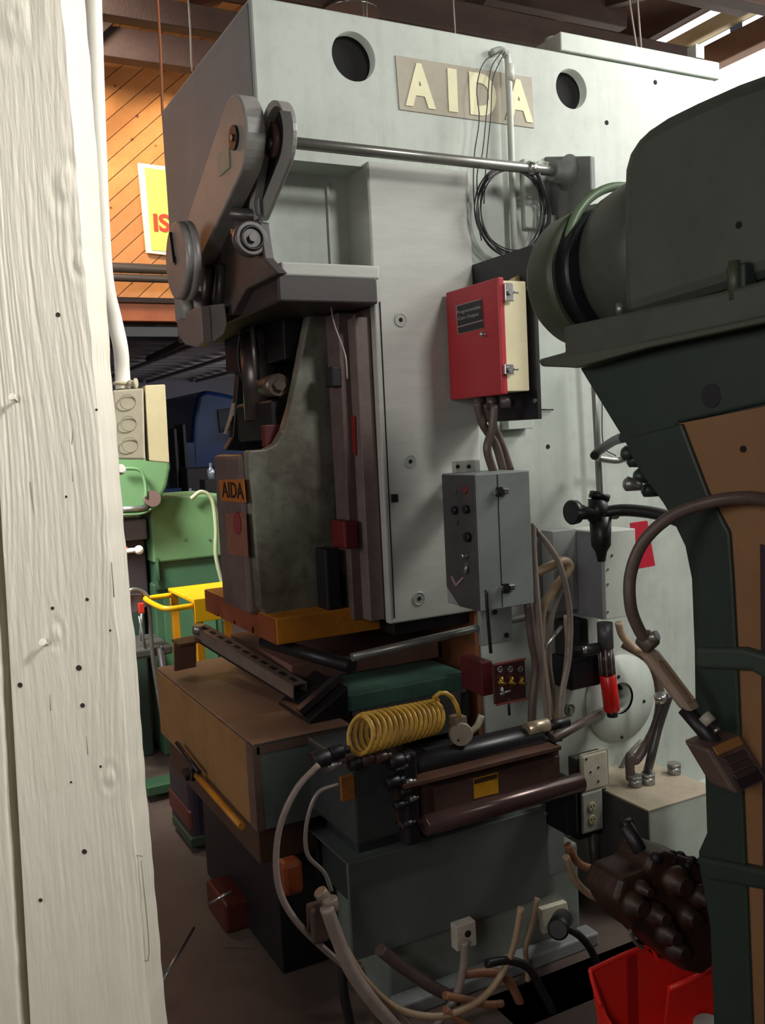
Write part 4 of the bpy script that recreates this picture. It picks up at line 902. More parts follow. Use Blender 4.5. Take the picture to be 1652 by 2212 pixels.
# end housing at left
h0, h1 = S(760, 1660, 1.97), S(870, 1800, 1.97)
B().box(h0.x, h1.x, 1.97, 2.25, h1.z, h0.z, .008).make('gear_housing', mat('hous', '#3a4040', .45, dirt='#1d1f20', amt=.6, scale=8), fu)
B().box(h0.x + .12, h1.x + .03, 1.93, 2.2, h1.z - .02, h0.z + .02, .008).make('end_plate', DARK, fu)
q = S(736, 1705, 1.965); B().box(q.x, q.x + .035, 1.96, 1.972, q.z - .03, q.z + .03, .002).make('orange_label', mat('ol', '#8f5a26', .5, dirt='#5b3817', amt=.4, scale=30), fu)
for (x, y, r, m) in [(690, 1640, .02, DARK), (725, 1625, .016, DARK), (715, 1655, .012, STEEL), (765, 1650, .015, DARK), (852, 1645, .018, DARK), (862, 1655, .010, STEEL), (845, 1690, .016, DARK), (882, 1690, .009, STEEL), (872, 1710, .012, DARK), (890, 1725, .008, STEEL), (790, 1640, .014, BROWNM), (820, 1636, .014, BROWNM), (860, 1740, .012, DARK), (880, 1780, .010, DARK)]:
    c = S(x, y, 1.93); B().cyl(c - XA * r, c + XA * r * 1.2, r, 12, ch=.002).cyl(c + XA * r, c + XA * r * 2.2, r * .6, 6).make('pipe_fitting', m, fu)
B().cyl(S(690, 1642, 1.95), S(880, 1640, 1.95), .009, 12).make('manifold_pipe', BROWNM, fu)
for (y0_) in (1600, 1625):
    B().box(S(900, 1600, 2.1).x, S(1150, 1600, 2.1).x, 2.02, 2.08, S(1000, y0_, 2.05).z - .03, S(1000, y0_, 2.05).z - .005, .003).make('guide_plate', DARK, fu)
cyl_c = S(995, 1585, 1.98)
va = thing('check_valve', 'round pale valve cap at the end of the yellow coiled hose', 'valve', cyl_c - UP * .03)
nv = Vector((-.35, -.93, .1)).normalized()
B().cyl(cyl_c - nv * .02, cyl_c + nv * .012, .030, 32, ch=.003).make('cap', mat('cap_pale', '#9c8f80', .45, dirt='#6b5d50', amt=.4, scale=25), va)
B().box(cyl_c.x - .018, cyl_c.x + .018, cyl_c.y - .005, cyl_c.y + .03, cyl_c.z + .02, cyl_c.z + .045, .003).make('neck', mat('neck_t', '#7b6a58', .5), va)
for s_ in (-1, 1): 
    q = cyl_c + nv * .0125 + Vector((.012 * s_, 0, .012 * s_)); B().cyl(q, q + nv * .002, .003, 8).make('cap_screw', DARK, va)
B().tube([S(1012, 1585, 2.05), S(1030, 1568, 2.05), S(1040, 1545, 2.05)], .009, 12, 6).make('white_elbow', mat('we', '#bdb59c', .4), None, 'pale plastic elbow behind the round valve cap', 'fitting')
# coiled hose
ax0, ax1 = S(772, 1588, 1.93), S(938, 1548, 2.02)
axd = (ax1 - ax0); n_c = 15; pts = []
A1 = axd.normalized().cross(UP).normalized(); A2 = A1.cross(axd.normalized())
NN = n_c * 18
for i in range(NN + 1):
    t = i / NN; th = 2 * math.pi * n_c * t
    lean = math.cos(th) * .012
    rr_ = .045 * (1 - .12 * t)
    pts.append(ax0 + axd * (t ** .93) + (A1 * math.sin(th) + A2 * math.cos(th)) * rr_ + axd.normalized() * lean)
pts += [S(938, 1506, 1.99), S(950, 1497, 1.98), S(963, 1497, 1.98), S(976, 1506, 1.98), S(986, 1524, 1.98), cyl_c + UP * .04]
B().tube(pts, .0058, 10, 1, smoothpath=False).make('coiled_hose', COILY, None, 'yellow-brown coiled air hose spiralling above the feed unit', 'coiled hose')

# skirt panel
SK = 2.08
sk = [S(x, y, SK) for x, y in [(750, 1840), (1168, 1748), (1198, 1939), (768, 2066)]]
x0_, x1_ = sk[0].x, (sk[1].x + sk[2].x) / 2
zt_, zb_ = sk[1].z, (sk[2].z + sk[3].z) / 2
skt = thing('skirt_cover', 'plain dark grey sheet-metal cover below the roll feed', 'cover', (x1_ - .3, SK + .1, zb_))
B().box(x0_, x1_, SK, SK + .014, zb_, zt_, .002).make('sheet', mat('skirt', '#5c6360', .45, dirt='#434644', amt=.4, scale=4), skt)
B().box(x1_ - .002, x1_ + .07, SK + .012, SK + .02, zb_ + .05, zt_ + .01, .002).make('end_flange', mat('skirt_end', '#7b827d', .45, dirt='#5a5d59', amt=.4, scale=6), skt)
B().box(x0_, x1_, SK + .01, 2.6, zt_ - .004, zt_, .001).make('sheet_top', MATS['skirt'], skt)
p = S(1178, 1757, SK); B().cyl(p + YA * .01, p - YA * .003, .006, 8).make('screw', STEEL, skt)

# ================================================================== CABINET (lower left, attached at the front)
CY = 2.3
a_ = S(545, 1608, CY); xc0 = a_.x; z1c = a_.z; z0c = S(548, 1800, CY).z; yc1 = G(360, 1440, z1c).y; xc1 = S(655, 1575, CY).x + .04
cbn = thing('scrap_cabinet', 'tan and green steel cabinet with a brown stained top at the front of the press', 'cabinet', (xc0 + .1, 2.8, z0c))
B().box(xc0 + .004, xc1 + .1, CY, yc1, z0c, z1c - .003, .003).make('body', CABG, cbn)
B().box(xc0, xc1 + .1, CY - .004, yc1 + .004, z1c - .004, z1c + .002, .002).make('top', CABT, cbn)
ym = Q(452, 1525, xc0).y
B().box(xc0 - .003, xc0 + .005, CY + .05, ym - .002, z0c + .003, z1c - .008, .002).make('door', CABF, cbn)
B().box(xc0 - .003, xc0 + .005, ym + .002, yc1 - .003, z0c + .003, z1c - .008, .002).make('door', CABF, cbn)
B().box(xc0 - .003, xc0 + .02, CY - .003, CY + .047, z0c, z1c - .008, .002).make('corner_post', mat('cornerp', '#6b554c', .5, dirt='#3d2e2a', amt=.5, scale=10), cbn)
B().box(xc0 + .01, xc1 + .1, CY - .003, CY + .001, z1c - .03, z1c - .008).make('side_trim', MATS['cornerp'], cbn)
# yellow pull bar
ybr = thing('yellow_pry_bar', 'yellow painted bar lying along the foot of the tan cabinet', 'bar', Q(470, 1735, xc0 - .03))
B().cyl(Q(425, 1675, xc0 - .03), Q(522, 1785, xc0 - .03), .010, 12).make('bar', YELD, ybr)
B().cyl(Q(382, 1605, xc0 - .03), Q(430, 1668, xc0 - .03), .007, 10).make('dark_end', DARK, ybr)
B().bar(Q(400, 1665, xc0 - .03), Q(408, 1680, xc0 - .03), .02, .02).make('clip', DARK, ybr)
B().bar(Q(418, 1665, xc0 - .03), Q(416, 1682, xc0 - .03), .012, .02).make('clip', DARK, ybr)
# stand beneath
stn = thing('cabinet_stand', 'dark brown box stand under the tan cabinet', 'stand', (xc0 + .15, 2.85, 0))
B().box(xc0 + .02, xc1 + .08, CY + .06, yc1 - .02, z0c - .12, z0c - .001, .004).make('apron', mat('apron', '#4f382b', .5, dirt='#3d2a22', amt=.5, scale=6), stn)
B().box(xc0 + .10, xc1 + .07, CY + .15, yc1 - .12, 0.0, z0c - .12, .004).make('pedestal', DARK, stn)
# plastic items on the floor below
bin_ = thing('parts_crate', 'dark plastic crate with a reddish band standing on the floor left of the cabinet stand', 'crate', Q(430, 1900, .95))
c = G(400, 1880, .15)
c = Vector((.98, 3.55, 0))
B().box(c.x - .1, c.x + .12, c.y - .16, c.y + .16, 0.0, .30, .03, 3).make('crate_body', mat('crate_blk', '#2a2430', .4, dirt='#17131a', amt=.4, scale=8), bin_)
B().box(c.x - .106, c.x + .1, c.y - .15, c.y + .15, .08, .16, .01).make('crate_band', mat('crate_red', '#5b2a22', .5), bin_)
B().box(c.x - .11, c.x + .1, c.y - .166, c.y + .10, .02, .06, .006).make('lower_band', mat('crate_green', '#33402f', .5), bin_)
B().box(.80, 1.0, 2.75, 2.95, 0.001, .10, .01).make('red_can', mat('canred', '#4d1d17', .4, dirt='#4d2018', amt=.5, scale=15), None, 'low reddish box on the floor beneath the cabinet stand', 'box')
B().cyl(D(350, 2120, 2.2), D(418, 2005, 2.6), .005, 10).make('bright_rod', CHROME, None, 'thin bright metal rod leaning in the dark beside the post foot', 'rod')
B().cyl(D(452, 1952, 2.9), D(500, 1925, 2.9), .005, 8).make('short_rod', CHROME, None, 'short thin bright rod under the tan cabinet', 'rod')

# slotted rail
slr = thing('slotted_rail', 'perforated steel rail slanting from the yellow cart side down towards the bed', 'slotted rail', D(520, 1420, 2.95))
ra, rb_ = D(432, 1352, 3.25), D(648, 1478, 2.75)
rd = (rb_ - ra).normalized(); rs = rd.cross(UP).normalized(); ru = rs.cross(rd)
L_ = (rb_ - ra).length
rl = B().obox((ra + rb_) / 2, rd * L_ / 2, rs * .024, ru * .002).obox((ra + rb_) / 2 + rs * .022 - ru * .02, rd * L_ / 2, rs * .002, ru * .02).obox((ra + rb_) / 2 - rs * .022 - ru * .02, rd * L_ / 2, rs * .002, ru * .02)
rl = rl.make('perforated_channel', mat('rail_m', '#8a7a70', .4, .3, dirt='#5a4a43', amt=.5, scale=15), slr)
for k_ in range(11): B().obox(ra + rd * (L_ * (.06 + .088 * k_)) + ru * .0015, rd * .017, rs * .008, ru * .001, .0004).make('slot', HOLE, rl)
B().obox((ra + rb_) / 2 - ru * .04, rd * L_ / 2, rs * .018, ru * .012).make('inner_rail', DARK, slr)
q = D(428, 1368, 3.22)
B().obox(q - ru * .02, rd * .03, rs * .085, ru * .004).obox(q - ru * .07 + rs * .05, rd * .004, rs * .04, ru * .05).make('end_bracket', mat('rail_b', '#6a4a3c', .5, dirt='#3d2b25', amt=.5, scale=12), slr)
B().cyl(q + ru * .0, q + ru * .03, .02, 12).make('clamp_nut', STEEL, slr)
B().cyl(D(570, 1385, 2.9), D(760, 1440, 2.6), .02, 12).make('dark_bar', DARK, None, 'dark round bar under the orange die shoe', 'bar')
# dark clutter in the throat
cl = thing('scrap_chute', 'black scrap chute sloping out between the cabinet and the feed unit', 'chute', (1.05, 2.45, .5))
B().prism([(.965, 2.36, .76), (1.09, 2.36, .84), (1.09, 2.36, .30), (.965, 2.36, .30)], (0, .24, 0), .004).make('chute_body', BLACK, cl)
B().bar((.96, 2.42, .775), (1.09, 2.42, .855), .03, .02, UP).make('chute_rib', mat('chute_rib', '#3a3436', .4), cl)
bedf = fu
B().box(.98, 1.5, 2.12, 2.60, .302, .60, .006).make('base_body', mat('base_body', '#333a3a', .5, dirt='#1a1c1d', amt=.5, scale=6), bedf)
B().box(1.2, 1.5, 2.06, 2.2, .56, S(1000, 1640, 2.1).z - .02, .004).make('feed_support', DARK, bedf)

B().box(1.06, 1.72, 2.14, 2.60, 0.0, .30, .01).make('base_plate', mat('base_grey', '#7f877f', .5, dirt='#4d504b', amt=.5, scale=5), press)
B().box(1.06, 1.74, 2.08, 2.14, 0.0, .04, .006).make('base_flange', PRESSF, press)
# ================================================================== LOWER CABLES
low = [([(688, 1652), (640, 1705), (606, 1780), (596, 1860), (606, 1930), (640, 1990), (700, 2050), (760, 2100), (830, 2160), (900, 2230), (940, 2290)], 1.9, .0075, CONC, 'long pale grey hose looping down the left of the skirt cover'),
       ([(730, 1694), (685, 1715), (662, 1780), (664, 1845), (700, 1885), (716, 1925)], 1.92, .005, mat('braid', '#8a827c', .4, .3), 'thin braided line curving from the orange label down to the brass plugs'),
       ([(705, 1960), (730, 2030), (760, 2100), (810, 2170), (860, 2230), (880, 2290)], 1.85, .016, CONC, 'thickest grey hose running down to the bottom edge'),
       ([(740, 2040), (790, 2120), (860, 2180), (950, 2195), (1030, 2165), (1080, 2110), (1110, 2040), (1125, 1960)], 1.9, .009, HOSET, 'tan hose forming a wide loop under the skirt cover'),
       ([(1003, 2035), (1000, 2090), (985, 2150), (960, 2190), (930, 2230)], 1.95, .010, CONC, 'pale hose dropping from the small white switch box'),
       ([(1160, 1940), (1148, 2000), (1135, 2050), (1140, 2110), (1130, 2230)], 2.05, .008, HOSET, 'straight tan hose descending under the right end of the skirt cover'),
       ([(1050, 2082), (1095, 2075), (1140, 2090), (1170, 2140), (1200, 2200), (1220, 2260)], 1.9, .011, RUBBER, 'black cable arching near the bottom middle'),
       ([(1222, 1850), (1245, 1905), (1285, 1938), (1335, 1940)], 1.95, .010, HOSET, 'pale hose curving from the skirt cover to the rusty machine'),
       ([(1225, 1825), (1250, 1865), (1290, 1875), (1340, 1850), (1372, 1830)], 2.0, .011, HOSER, 'rusty hose sagging under the duplex receptacle'),
       ([(1000, 2105), (1050, 2100), (1090, 2110), (1120, 2160), (1140, 2230)], 1.98, .012, HOSER, 'rusty hose at the bottom centre crossing behind the pale one'),
       ([(960, 2150), (1010, 2160), (1050, 2170), (1085, 2168)], 1.93, .010, HOSER, 'short rusty hose end poking right at the bottom'),
       ([(820, 2050), (870, 2090), (930, 2130), (990, 2160)], 2.0, .016, HOSEB, 'fat dark brown hose slanting under the skirt cover'),
       ([(770, 2085), (800, 2160), (830, 2230), (850, 2290)], 1.95, .014, HOSEB, 'dark brown hose beside the thickest grey one'),
       ([(960, 2180), (1000, 2210), (1050, 2240)], 1.9, .009, HOSER, 'low orange-brown hose end at the bottom edge'),
       ([(740, 2060), (742, 2140), (760, 2230), (765, 2290)], 2.0, .012, RUBBER, 'black cable hanging furthest left at the bottom')]
for pts, Y, r, m, lab in low:
    B().tube([S(x, y, Y) for x, y in pts], r, 12, 8, rib=.03 if m is HOSER else 0).make('low_hose', m, None, lab, 'hose')
# brass plugs and connectors
pg = thing('cable_plugs', 'pair of dull brass cable plugs at the head of the thick grey hose', 'connector', S(710, 1990, 1.88))
B().cyl(S(690, 1925, 1.88), S(705, 1945, 1.88), .016, 16, ch=.002).make('plug', mat('plug_d', '#857768', .4, .2), pg)
B().cyl(S(712, 1940, 1.86), S(716, 1965, 1.86), .018, 12, ch=.002).make('plug', MATS['plug_d'], pg)
B().box(S(665, 1960, 1.9).x, S(705, 1960, 1.9).x, 1.88, 1.92, S(690, 2030, 1.9).z, S(690, 1950, 1.9).z, .008).make('plug_body', mat('plug_b', '#5c4c44', .5, dirt='#3b2f2b', amt=.5, scale=20), pg)
B().box(S(610, 1860, 2.0).x, S(655, 1860, 2.0).x, 2.0, 2.05, S(640, 1935, 2.0).z, S(640, 1862, 2.0).z, .012).make('orange_block', mat('ora', '#8a4220', .4, dirt='#5e2b14', amt=.4, scale=20), fu)
sw = thing('small_switch_box', 'small whitish switch box with a dark hole under the skirt cover', 'switch box', S(1005, 2045, 1.97))
box_px(B(), 985, 2003, 1030, 2042, 1.97, .03, .003).make('box', mat('swb', '#b5ada0', .5, dirt='#857767', amt=.5, scale=25), sw)
p = S(1010, 2017, 1.97); B().cyl(p + YA * .001, p - YA * .002, .009, 16).make('opening', HOLE, sw)
pl_ = thing('wall_plug', 'tilted pale outlet plate with a black plug pushed into it', 'outlet', S(1200, 2030, 2.12))
B().prism([S(x, y, 2.12) for x, y in [(1168, 1965), (1225, 1948), (1232, 1990), (1175, 2020)]], (0, .02, 0), .003).make('plate', OUTP, pl_)
B().cyl(S(1215, 1985, 2.11), S(1205, 2008, 2.0), .03, 20, ch=.006).make('plug', RUBBER, pl_)
B().tube([S(1215, 2000, 2.02), S(1250, 2020, 2.0), S(1275, 2050, 2.0), S(1290, 2085, 2.0)], .011, 12, 6).make('plug_cord', RUBBER, pl_)
# ledge / angle at the bottom right
B().bar(S(1150, 2130, 2.1), S(1310, 2020, 2.3), .02, .03).make('floor_angle', mat('fa', '#7d6f63', .5), None, 'pale angle iron slanting behind the red bin', 'angle iron')
B().box(1.30, 2.0, 1.88, 2.05, 0.0, S(1180, 2100, 2.0).z - .05, .006).make('sump_box', BLACK, None, 'black sump box on the floor left of the red bin', 'box')

# ================================================================== GREEN FOREGROUND MACHINE
gm = thing('green_machine', 'huge dark green machine with a domed hood filling the right foreground', 'machine', (1.55, 1.2, 0))
GX = 1.30
def gpoly(name, pts, X, dx, m, bev=.012, lab=None):
    return B().prism([Q(x, y, X) for x, y in pts], (dx, 0, 0), bev, 3).make(name, m, gm, lab)
hood = [(1340, 690), (1336, 560), (1336, 420), (1338, 366), (1349, 326), (1367, 298), (1390, 276), (1430, 249), (1494, 217), (1584, 176), (1652, 151), (1800, 95), (1800, 560), (1652, 600), (1540, 633)]
gpoly('hood', hood, GX, .8, GM, .03)
flange = [(1215, 705), (1540, 633), (1652, 603), (1800, 560), (1800, 665), (1652, 690), (1390, 745), (1255, 795), (1165, 792), (1160, 776), (1218, 760)]
gpoly('flange', flange, GX - .03, .5, GM, .008)
gpoly('flange_lip', [(1175, 778), (1395, 738), (1652, 683), (1800, 655), (1800, 668), (1652, 697), (1395, 752), (1240, 795), (1170, 790)], GX - .045, .02, mat('gm_edge', '#474c40', .5), .003)
body = [(1250, 795), (1395, 748), (1652, 692), (1800, 665), (1800, 850), (1652, 872), (1465, 914), (1400, 1000), (1345, 950)]
gpoly('upper_body', body, GX + .01, .45, GMD, .006)
col = [(1345, 948), (1470, 915), (1525, 1060), (1573, 1150), (1580, 1250), (1588, 1400), (1598, 1640), (1612, 1950), (1622, 2212), (1628, 2330), (1545, 2330), (1540, 2212), (1532, 2000), (1510, 1880), (1507, 1840), (1525, 1800), (1520, 1640), (1500, 1540), (1498, 1400), (1492, 1250), (1478, 1180), (1440, 1100), (1375, 1010)]
gpoly('column', col, GX + .0, .03, GMD, .004)
# lower column extension to the floor
q0, q1 = Q(1545, 2325, GX), Q(1628, 2325, GX)
B().box(GX, GX + .12, min(q0.y, q1.y), max(q0.y, q1.y), 0.0, max(q0.z, q1.z) + .03, .004).make('foot', GMD, gm)
tan = [(1465, 915), (1652, 878), (1850, 845), (1900, 2330), (1622, 2330), (1612, 1950), (1588, 1400), (1573, 1150), (1525, 1060)]
gpoly('throat_panel', tan, GX + .008, .02, TAN, 0)
q = Q(1606, 970, GX + .008); B().cyl(q, q - XA * .003, .006, 12).make('panel_hole', HOLE, gm)
B().prism([(GX + .14, .2, 0), (GX + .14, 1.28, 0), (2.1, 1.85, 0), (2.1, .2, 0)], (0, 0, 1.2), .01).make('rear_light_block', GMD, gm)  # unseen mass added behind the panel to keep skylight off the lower press
for i, (x, y) in enumerate([(1368, 970), (1358, 1000), (1372, 1035), (1350, 1052), (1390, 1065), (1345, 985), (1385, 1010)]):
    p = S(x, y, 1.66); B().lathe([(0, .012), (.02, .016), (.035, .018), (.042, .010)], p + XA * .05, Vector((-1, .5, .2)), 18).make('knob', GMD if i != 3 else STEEL, gm)
B().bar(S(1352, 950, 1.68) + XA * .06, S(1440, 1100, 1.62) + XA * .06, .06, .05, XA).make('valve_strip', GMD, gm)
# cross ribs
gpoly('cross_arm', [(1498, 1400), (1600, 1400), (1652, 1415), (1800, 1440), (1800, 1490), (1652, 1470), (1620, 1450), (1500, 1445)], GX - .01, .05, mat('gm_arm', '#2f3b34', .5), .008)
gpoly('cross_arm', [(1500, 1850), (1652, 1880), (1800, 1900), (1800, 1960), (1652, 1925), (1520, 1900)], GX - .01, .06, GMD, .008)
gpoly('door_edge', [(1640, 1175), (1652, 1180), (1700, 1190), (1720, 2300), (1650, 2300)], GX + .004, .02, mat('dk_maroon', '#2b1d24', .5), .002)
# drum on the left of the hood
yc0, yc1_ = 1.98, 1.45
cL = Vector((1.475 + .17, yc0, 0)); 
p_top, p_bot = S(1222, 462, 1.70), S(1222, 742, 1.70)
Rr = (p_top.z - p_bot.z) / 2 * 1.03; zcn = (p_top.z + p_bot.z) / 2; xcn = S(1148, 600, 1.71).x + Rr
B().lathe([(0, Rr * .72), (.01, Rr * .92), (.03, Rr), (.10, Rr * 1.04), (.125, Rr * 1.04)], (xcn, 1.755, zcn), -YA, 64).make('drum', mat('drum', '#434a3a', .45, dirt='#35332a', amt=.4, scale=5), gm)
B().lathe([(.125, Rr * .98), (.15, Rr * .96), (.17, Rr * .98)], (xcn, 1.755, zcn), -YA, 64).make('drum_groove', BLACK, gm)
B().lathe([(.142, Rr * 1.02), (.16, Rr * 1.08), (.22, Rr * 1.16), (.30, Rr * 1.20), (.4, Rr * 1.21)], (xcn + .045, 1.755, zcn + .015), -YA, 64).make('bell_housing', GM, gm)
B().cyl(Vector((GX - .005, Q(1343, 670, GX).y, Q(1343, 680, GX).z)), Vector((GX - .005, Q(1343, 670, GX).y, Q(1343, 655, GX).z)), .008).make('hood_bolt', STEEL, gm)
q = Q(1606, 610, GX); B().box(GX - .02, GX + .01, q.y - .02, q.y + .02, q.z - .03, q.z + .03, .004).make('hinge', GMD, gm); B().cyl(q - XA * .022 - UP * .03, q - XA * .022 + UP * .035, .010, 12).make('hinge_pin', MATS['drum'], gm)
q = Q(1596, 486, GX); B().cyl(q + XA * .003, q - XA * .002, .006, 12).make('hood_mark', HOLE, gm)
q = Q(1545, 855, GX + .02); B().cyl(q + XA * .01, q - XA * .012, .022, 20).make('drain_plug', BLACK, gm)
# rounded cover rim glimpsed behind the drum
B().torus((xcn + .05, 1.62, zcn + .02), YA, Rr * 1.16, .010, 64, 10).make('guard_rim', mat('rim_green', '#5f7358', .4), gm)

# rusty gearbox below
gx = thing('rusty_gearbox', 'greasy rust-brown gearbox casting hanging low in front of the junction box', 'gearbox', S(1440, 2080, 1.65))
RG = 1.62
blob = [(1330, 1950), (1345, 1900), (1400, 1880), (1410, 1850), (1440, 1840), (1500, 1860), (1535, 1900), (1545, 2000), (1550, 2080), (1520, 2110), (1480, 2100), (1430, 2060), (1400, 2030), (1365, 2010)]
B().prism([S(x, y, RG) for x, y in blob], (0, .12, 0), .015, 3).make('casting', GRIME, gx)
for (x, y, r, l) in [(1365, 1950, .035, .05), (1400, 1965, .028, .07), (1450, 1900, .04, .06), (1480, 1975, .035, .05), (1430, 2010, .03, .06), (1500, 1930, .03, .06), (1455, 2045, .03, .05), (1380, 1915, .02, .05)]:
    c = S(x, y, RG); B().lathe([(0, r), (l * .6, r * .95), (l * .7, r * .6), (l, r * .55)], c + YA * .01, -YA, 18).make('boss', GRIME if r > .03 else mat('rust_dk', '#3b2720', .5, dirt='#16100f', amt=.6, scale=20, bump=.3), gx)
B().cyl(S(1350, 1780, 1.7), S(1400, 1870, 1.66), .018, 14).cyl(S(1343, 1785, 1.7), S(1362, 1775, 1.7), .012, 12).make('oil_pipe', RUBBER, gx)
# bristly sludge edge
b = B(); rr = random.Random(11)
for i in range(60):
    x = rr.uniform(1400, 1520); y = 1850 + abs(x - 1450) * .25 + rr.uniform(-6, 12)
    b.ball(S(x, y, RG + rr.uniform(0, .1)), rr.uniform(.008, .016), (1, 1, 1), 6)
b.make('sludge', mat('sludge', '#1a1513', .6, bump=.4), gx, kind='stuff')
B().tube([S(1360, 2010, RG - .03), S(1372, 2035, RG - .03), S(1388, 2048, RG - .03)], .005, 8).make('grease_nipple', CHROME, gx)

# red bin
rbn = thing('red_bin', 'bright red plastic stacking bin on the floor under the rusty gearbox', 'bin', (1.62, 1.75, 0))
BYn = 1.72
rl0 = [S(x, y, BYn) for x, y in [(1275, 2078), (1375, 2055), (1405, 2055), (1440, 2100), (1500, 2120), (1545, 2125)]]
xL, xRt = rl0[0].x, S(1545, 2125, BYn).x
zT = rl0[1].z
def zr_(x, y): return S(x, y, BYn).z
redp = REDP
xm = S(1395, 2055, BYn).x
bk_ = [(xL + .03, BYn, 0), (xL, BYn, zT), (xm, BYn, zT), (xm + .04, BYn, zT - .045), (xm + .09, BYn, zT - .065), (xRt, BYn, zT - .07), (xRt, BYn, 0)]
B().prism(bk_, (0, .006, 0), .002).make('back_wall', redp, rbn)
B().prism([(xL, BYn, zT), (xL + .008, BYn - .04, zT - .10), (xL + .022, BYn - .09, .06), (xL + .03, BYn - .22, .04), (xL + .035, BYn - .22, .003), (xL + .03, BYn, 0.003)], (.006, 0, 0), .001).make('side_wall', redp, rbn)
B().prism([(xL + .03, BYn - .22, .003), (xRt, BYn - .22, .003), (xRt, BYn, .003), (xL + .03, BYn, .003)], (0, 0, .006)).make('base', redp, rbn)
B().tube([(xL + .004, BYn - .03, zT - .08), (xL - .002, BYn - .004, zT - .01), (xL + .02, BYn, zT), (xm, BYn, zT + .002), (xm + .04, BYn, zT - .043), (xm + .09, BYn, zT - .063)], .006, 12).make('rolled_lip', redp, rbn)
B().box(S(1352, 2100, BYn).x, S(1374, 2100, BYn).x, BYn - .004, BYn + .002, .01, zT - .005, .002).make('rib', mat('red_shade', '#b01616', .4), rbn)
ix0 = S(1445, 2140, 1.68).x
B().prism([(ix0, 1.68, zT - .10), (xRt, 1.68, zT - .10), (xRt, 1.68, .003), (ix0 - .02, 1.68, .003)], (0, .006, 0), .002).make('divider', redp, rbn)
B().cyl((ix0, 1.68, zT - .10), (xRt, 1.68, zT - .10), .007, 12).make('divider_lip', redp, rbn)
B().box(S(1515, 2040, BYn).x, S(1538, 2040, BYn).x, BYn - .01, BYn + .004, .0, S(1530, 2038, BYn).z, .006).make('end_post', redp, rbn)
p = S(1528, 2205, 1.6); B().cyl((p.x, p.y, 0), p, .035, 24, ch=.005).make('spray_can', mat('can_grey', '#9a928c', .35), None, 'grey-capped can standing in front of the red bin divider at the bottom edge', 'can')

# ================================================================== BACKGROUND LEFT
# sign on the gable
sg = thing('yellow_sign', 'yellow sign with white border and red letters on the pine gable', 'sign', (2.05, 6.98, 3.1))
sp = [S(298, 352, 6.96), S(430, 368, 6.96), S(445, 560, 6.96), S(316, 546, 6.96)]
B().prism(sp, (0, .02, 0)).make('board', WHITE, sg)
B().prism([S(312, 362, 6.955), S(425, 376, 6.955), S(438, 550, 6.955), S(328, 540, 6.955)], (0, .004, 0)).make('yellow_field', SIGNY, sg)
p0, p1 = S(333, 500, 6.95), S(333, 461, 6.95)
lettering('letters', 'IS', LETR, sg, p0, (S(373, 502, 6.95) - p0), UP, (p1 - p0).length, (S(368, 502, 6.95) - p0).length, .002, bold=.03)
for i, (y, r) in enumerate([(580, .036), (601, .028)]):
    z = S(300, y, 6.75).z; B().cyl((-3.4, 6.75, z), (8.8, 6.75, z), r, 16).make('wall_pipe', mat('wp', '#5b5049', .4, .3), None, ['upper thick grey pipe crossing the pine gable', 'lower thinner grey pipe crossing the pine gable'][i], 'pipe')
# green lathe-like machine
lm = thing('green_lathe', 'light green machine tool with a rounded head standing in the aisle behind the post', 'machine tool', (1.4, 4.6, 0))
LYY = 4.5
def lbox(name, x0, y0, x1, y1, Y, dy, m, bev=.01, zmin=None):
    a_, b_ = S(x0, y0, Y), S(x1, y1, Y); z0_ = b_.z if zmin is None else zmin
    return B().box(min(a_.x, b_.x), max(a_.x, b_.x), Y, Y + dy, min(z0_, a_.z), max(z0_, a_.z), bev).make(name, m, lm)
hd = [S(x, y, LYY - .1) for x, y in [(215, 960), (366, 985), (370, 1010), (362, 1050), (350, 1075), (330, 1090), (290, 1110), (215, 1118)]]
B().prism(hd, (0, .35, 0), .02, 3).make('head', LG, lm)
lbox('drive_box', 322, 1078, 488, 1200, LYY, .5, LG)
lbox('drive_neck', 333, 1200, 480, 1260, LYY + .03, .45, LGD)
lbox('pedestal', 330, 1262, 500, 1620, LYY + .05, .45, LGD, zmin=0)
lbox('pedestal_door', 352, 1282, 480, 1540, LYY + .04, .02, mat('lgdoor', '#4c7555', .45, dirt='#38583f', amt=.4, scale=5), .004)
lbox('spindle_box', 200, 1130, 320, 1165, LYY + .02, .3, mat('spb', '#6d6976', .4, .3), .01)
lbox('bed_rail', 200, 1165, 322, 1290, LYY + .1, .3, mat('lbr', '#3d3438', .5), .01)
lbox('front_leg', 215, 1290, 335, 1640, LYY + .1, .3, mat('lfl', '#31423a', .5), .01, zmin=0)
c = S(328, 1077, LYY - .12); B().cyl(c + YA * .05, c - YA * .02, .038, 20).make('hand_knob', mat('hk', '#6d5a55', .4), lm)
B().tube([S(262, 1012, LYY - .14), S(300, 1015, LYY - .14), S(313, 1040, LYY - .14), S(316, 1075, LYY - .14)], .008, 8, 6).make('oil_line', LG, lm)
B().tube([S(262, 1112, LYY - .12), S(310, 1108, LYY - .12), S(345, 1085, LYY - .12)], .007, 8, 6).make('oil_line', LG, lm)
B().cyl(S(262, 1100, LYY - .12), S(318, 1098, LYY - .12), .014, 12).make('chrome_shaft', STEEL, lm)
B().cyl(S(270, 1190, LYY - .1), S(300, 1188, LYY - .1), .012, 12).ball(S(300, 1188, LYY - .1), .022).make('lever', WHITE, lm, 'white lever knob')
B().cyl(S(262, 1190, LYY - .09), S(275, 1190, LYY - .09), .02, 12).make('lever_collar', mat('orn', '#d8552c', .5), lm)
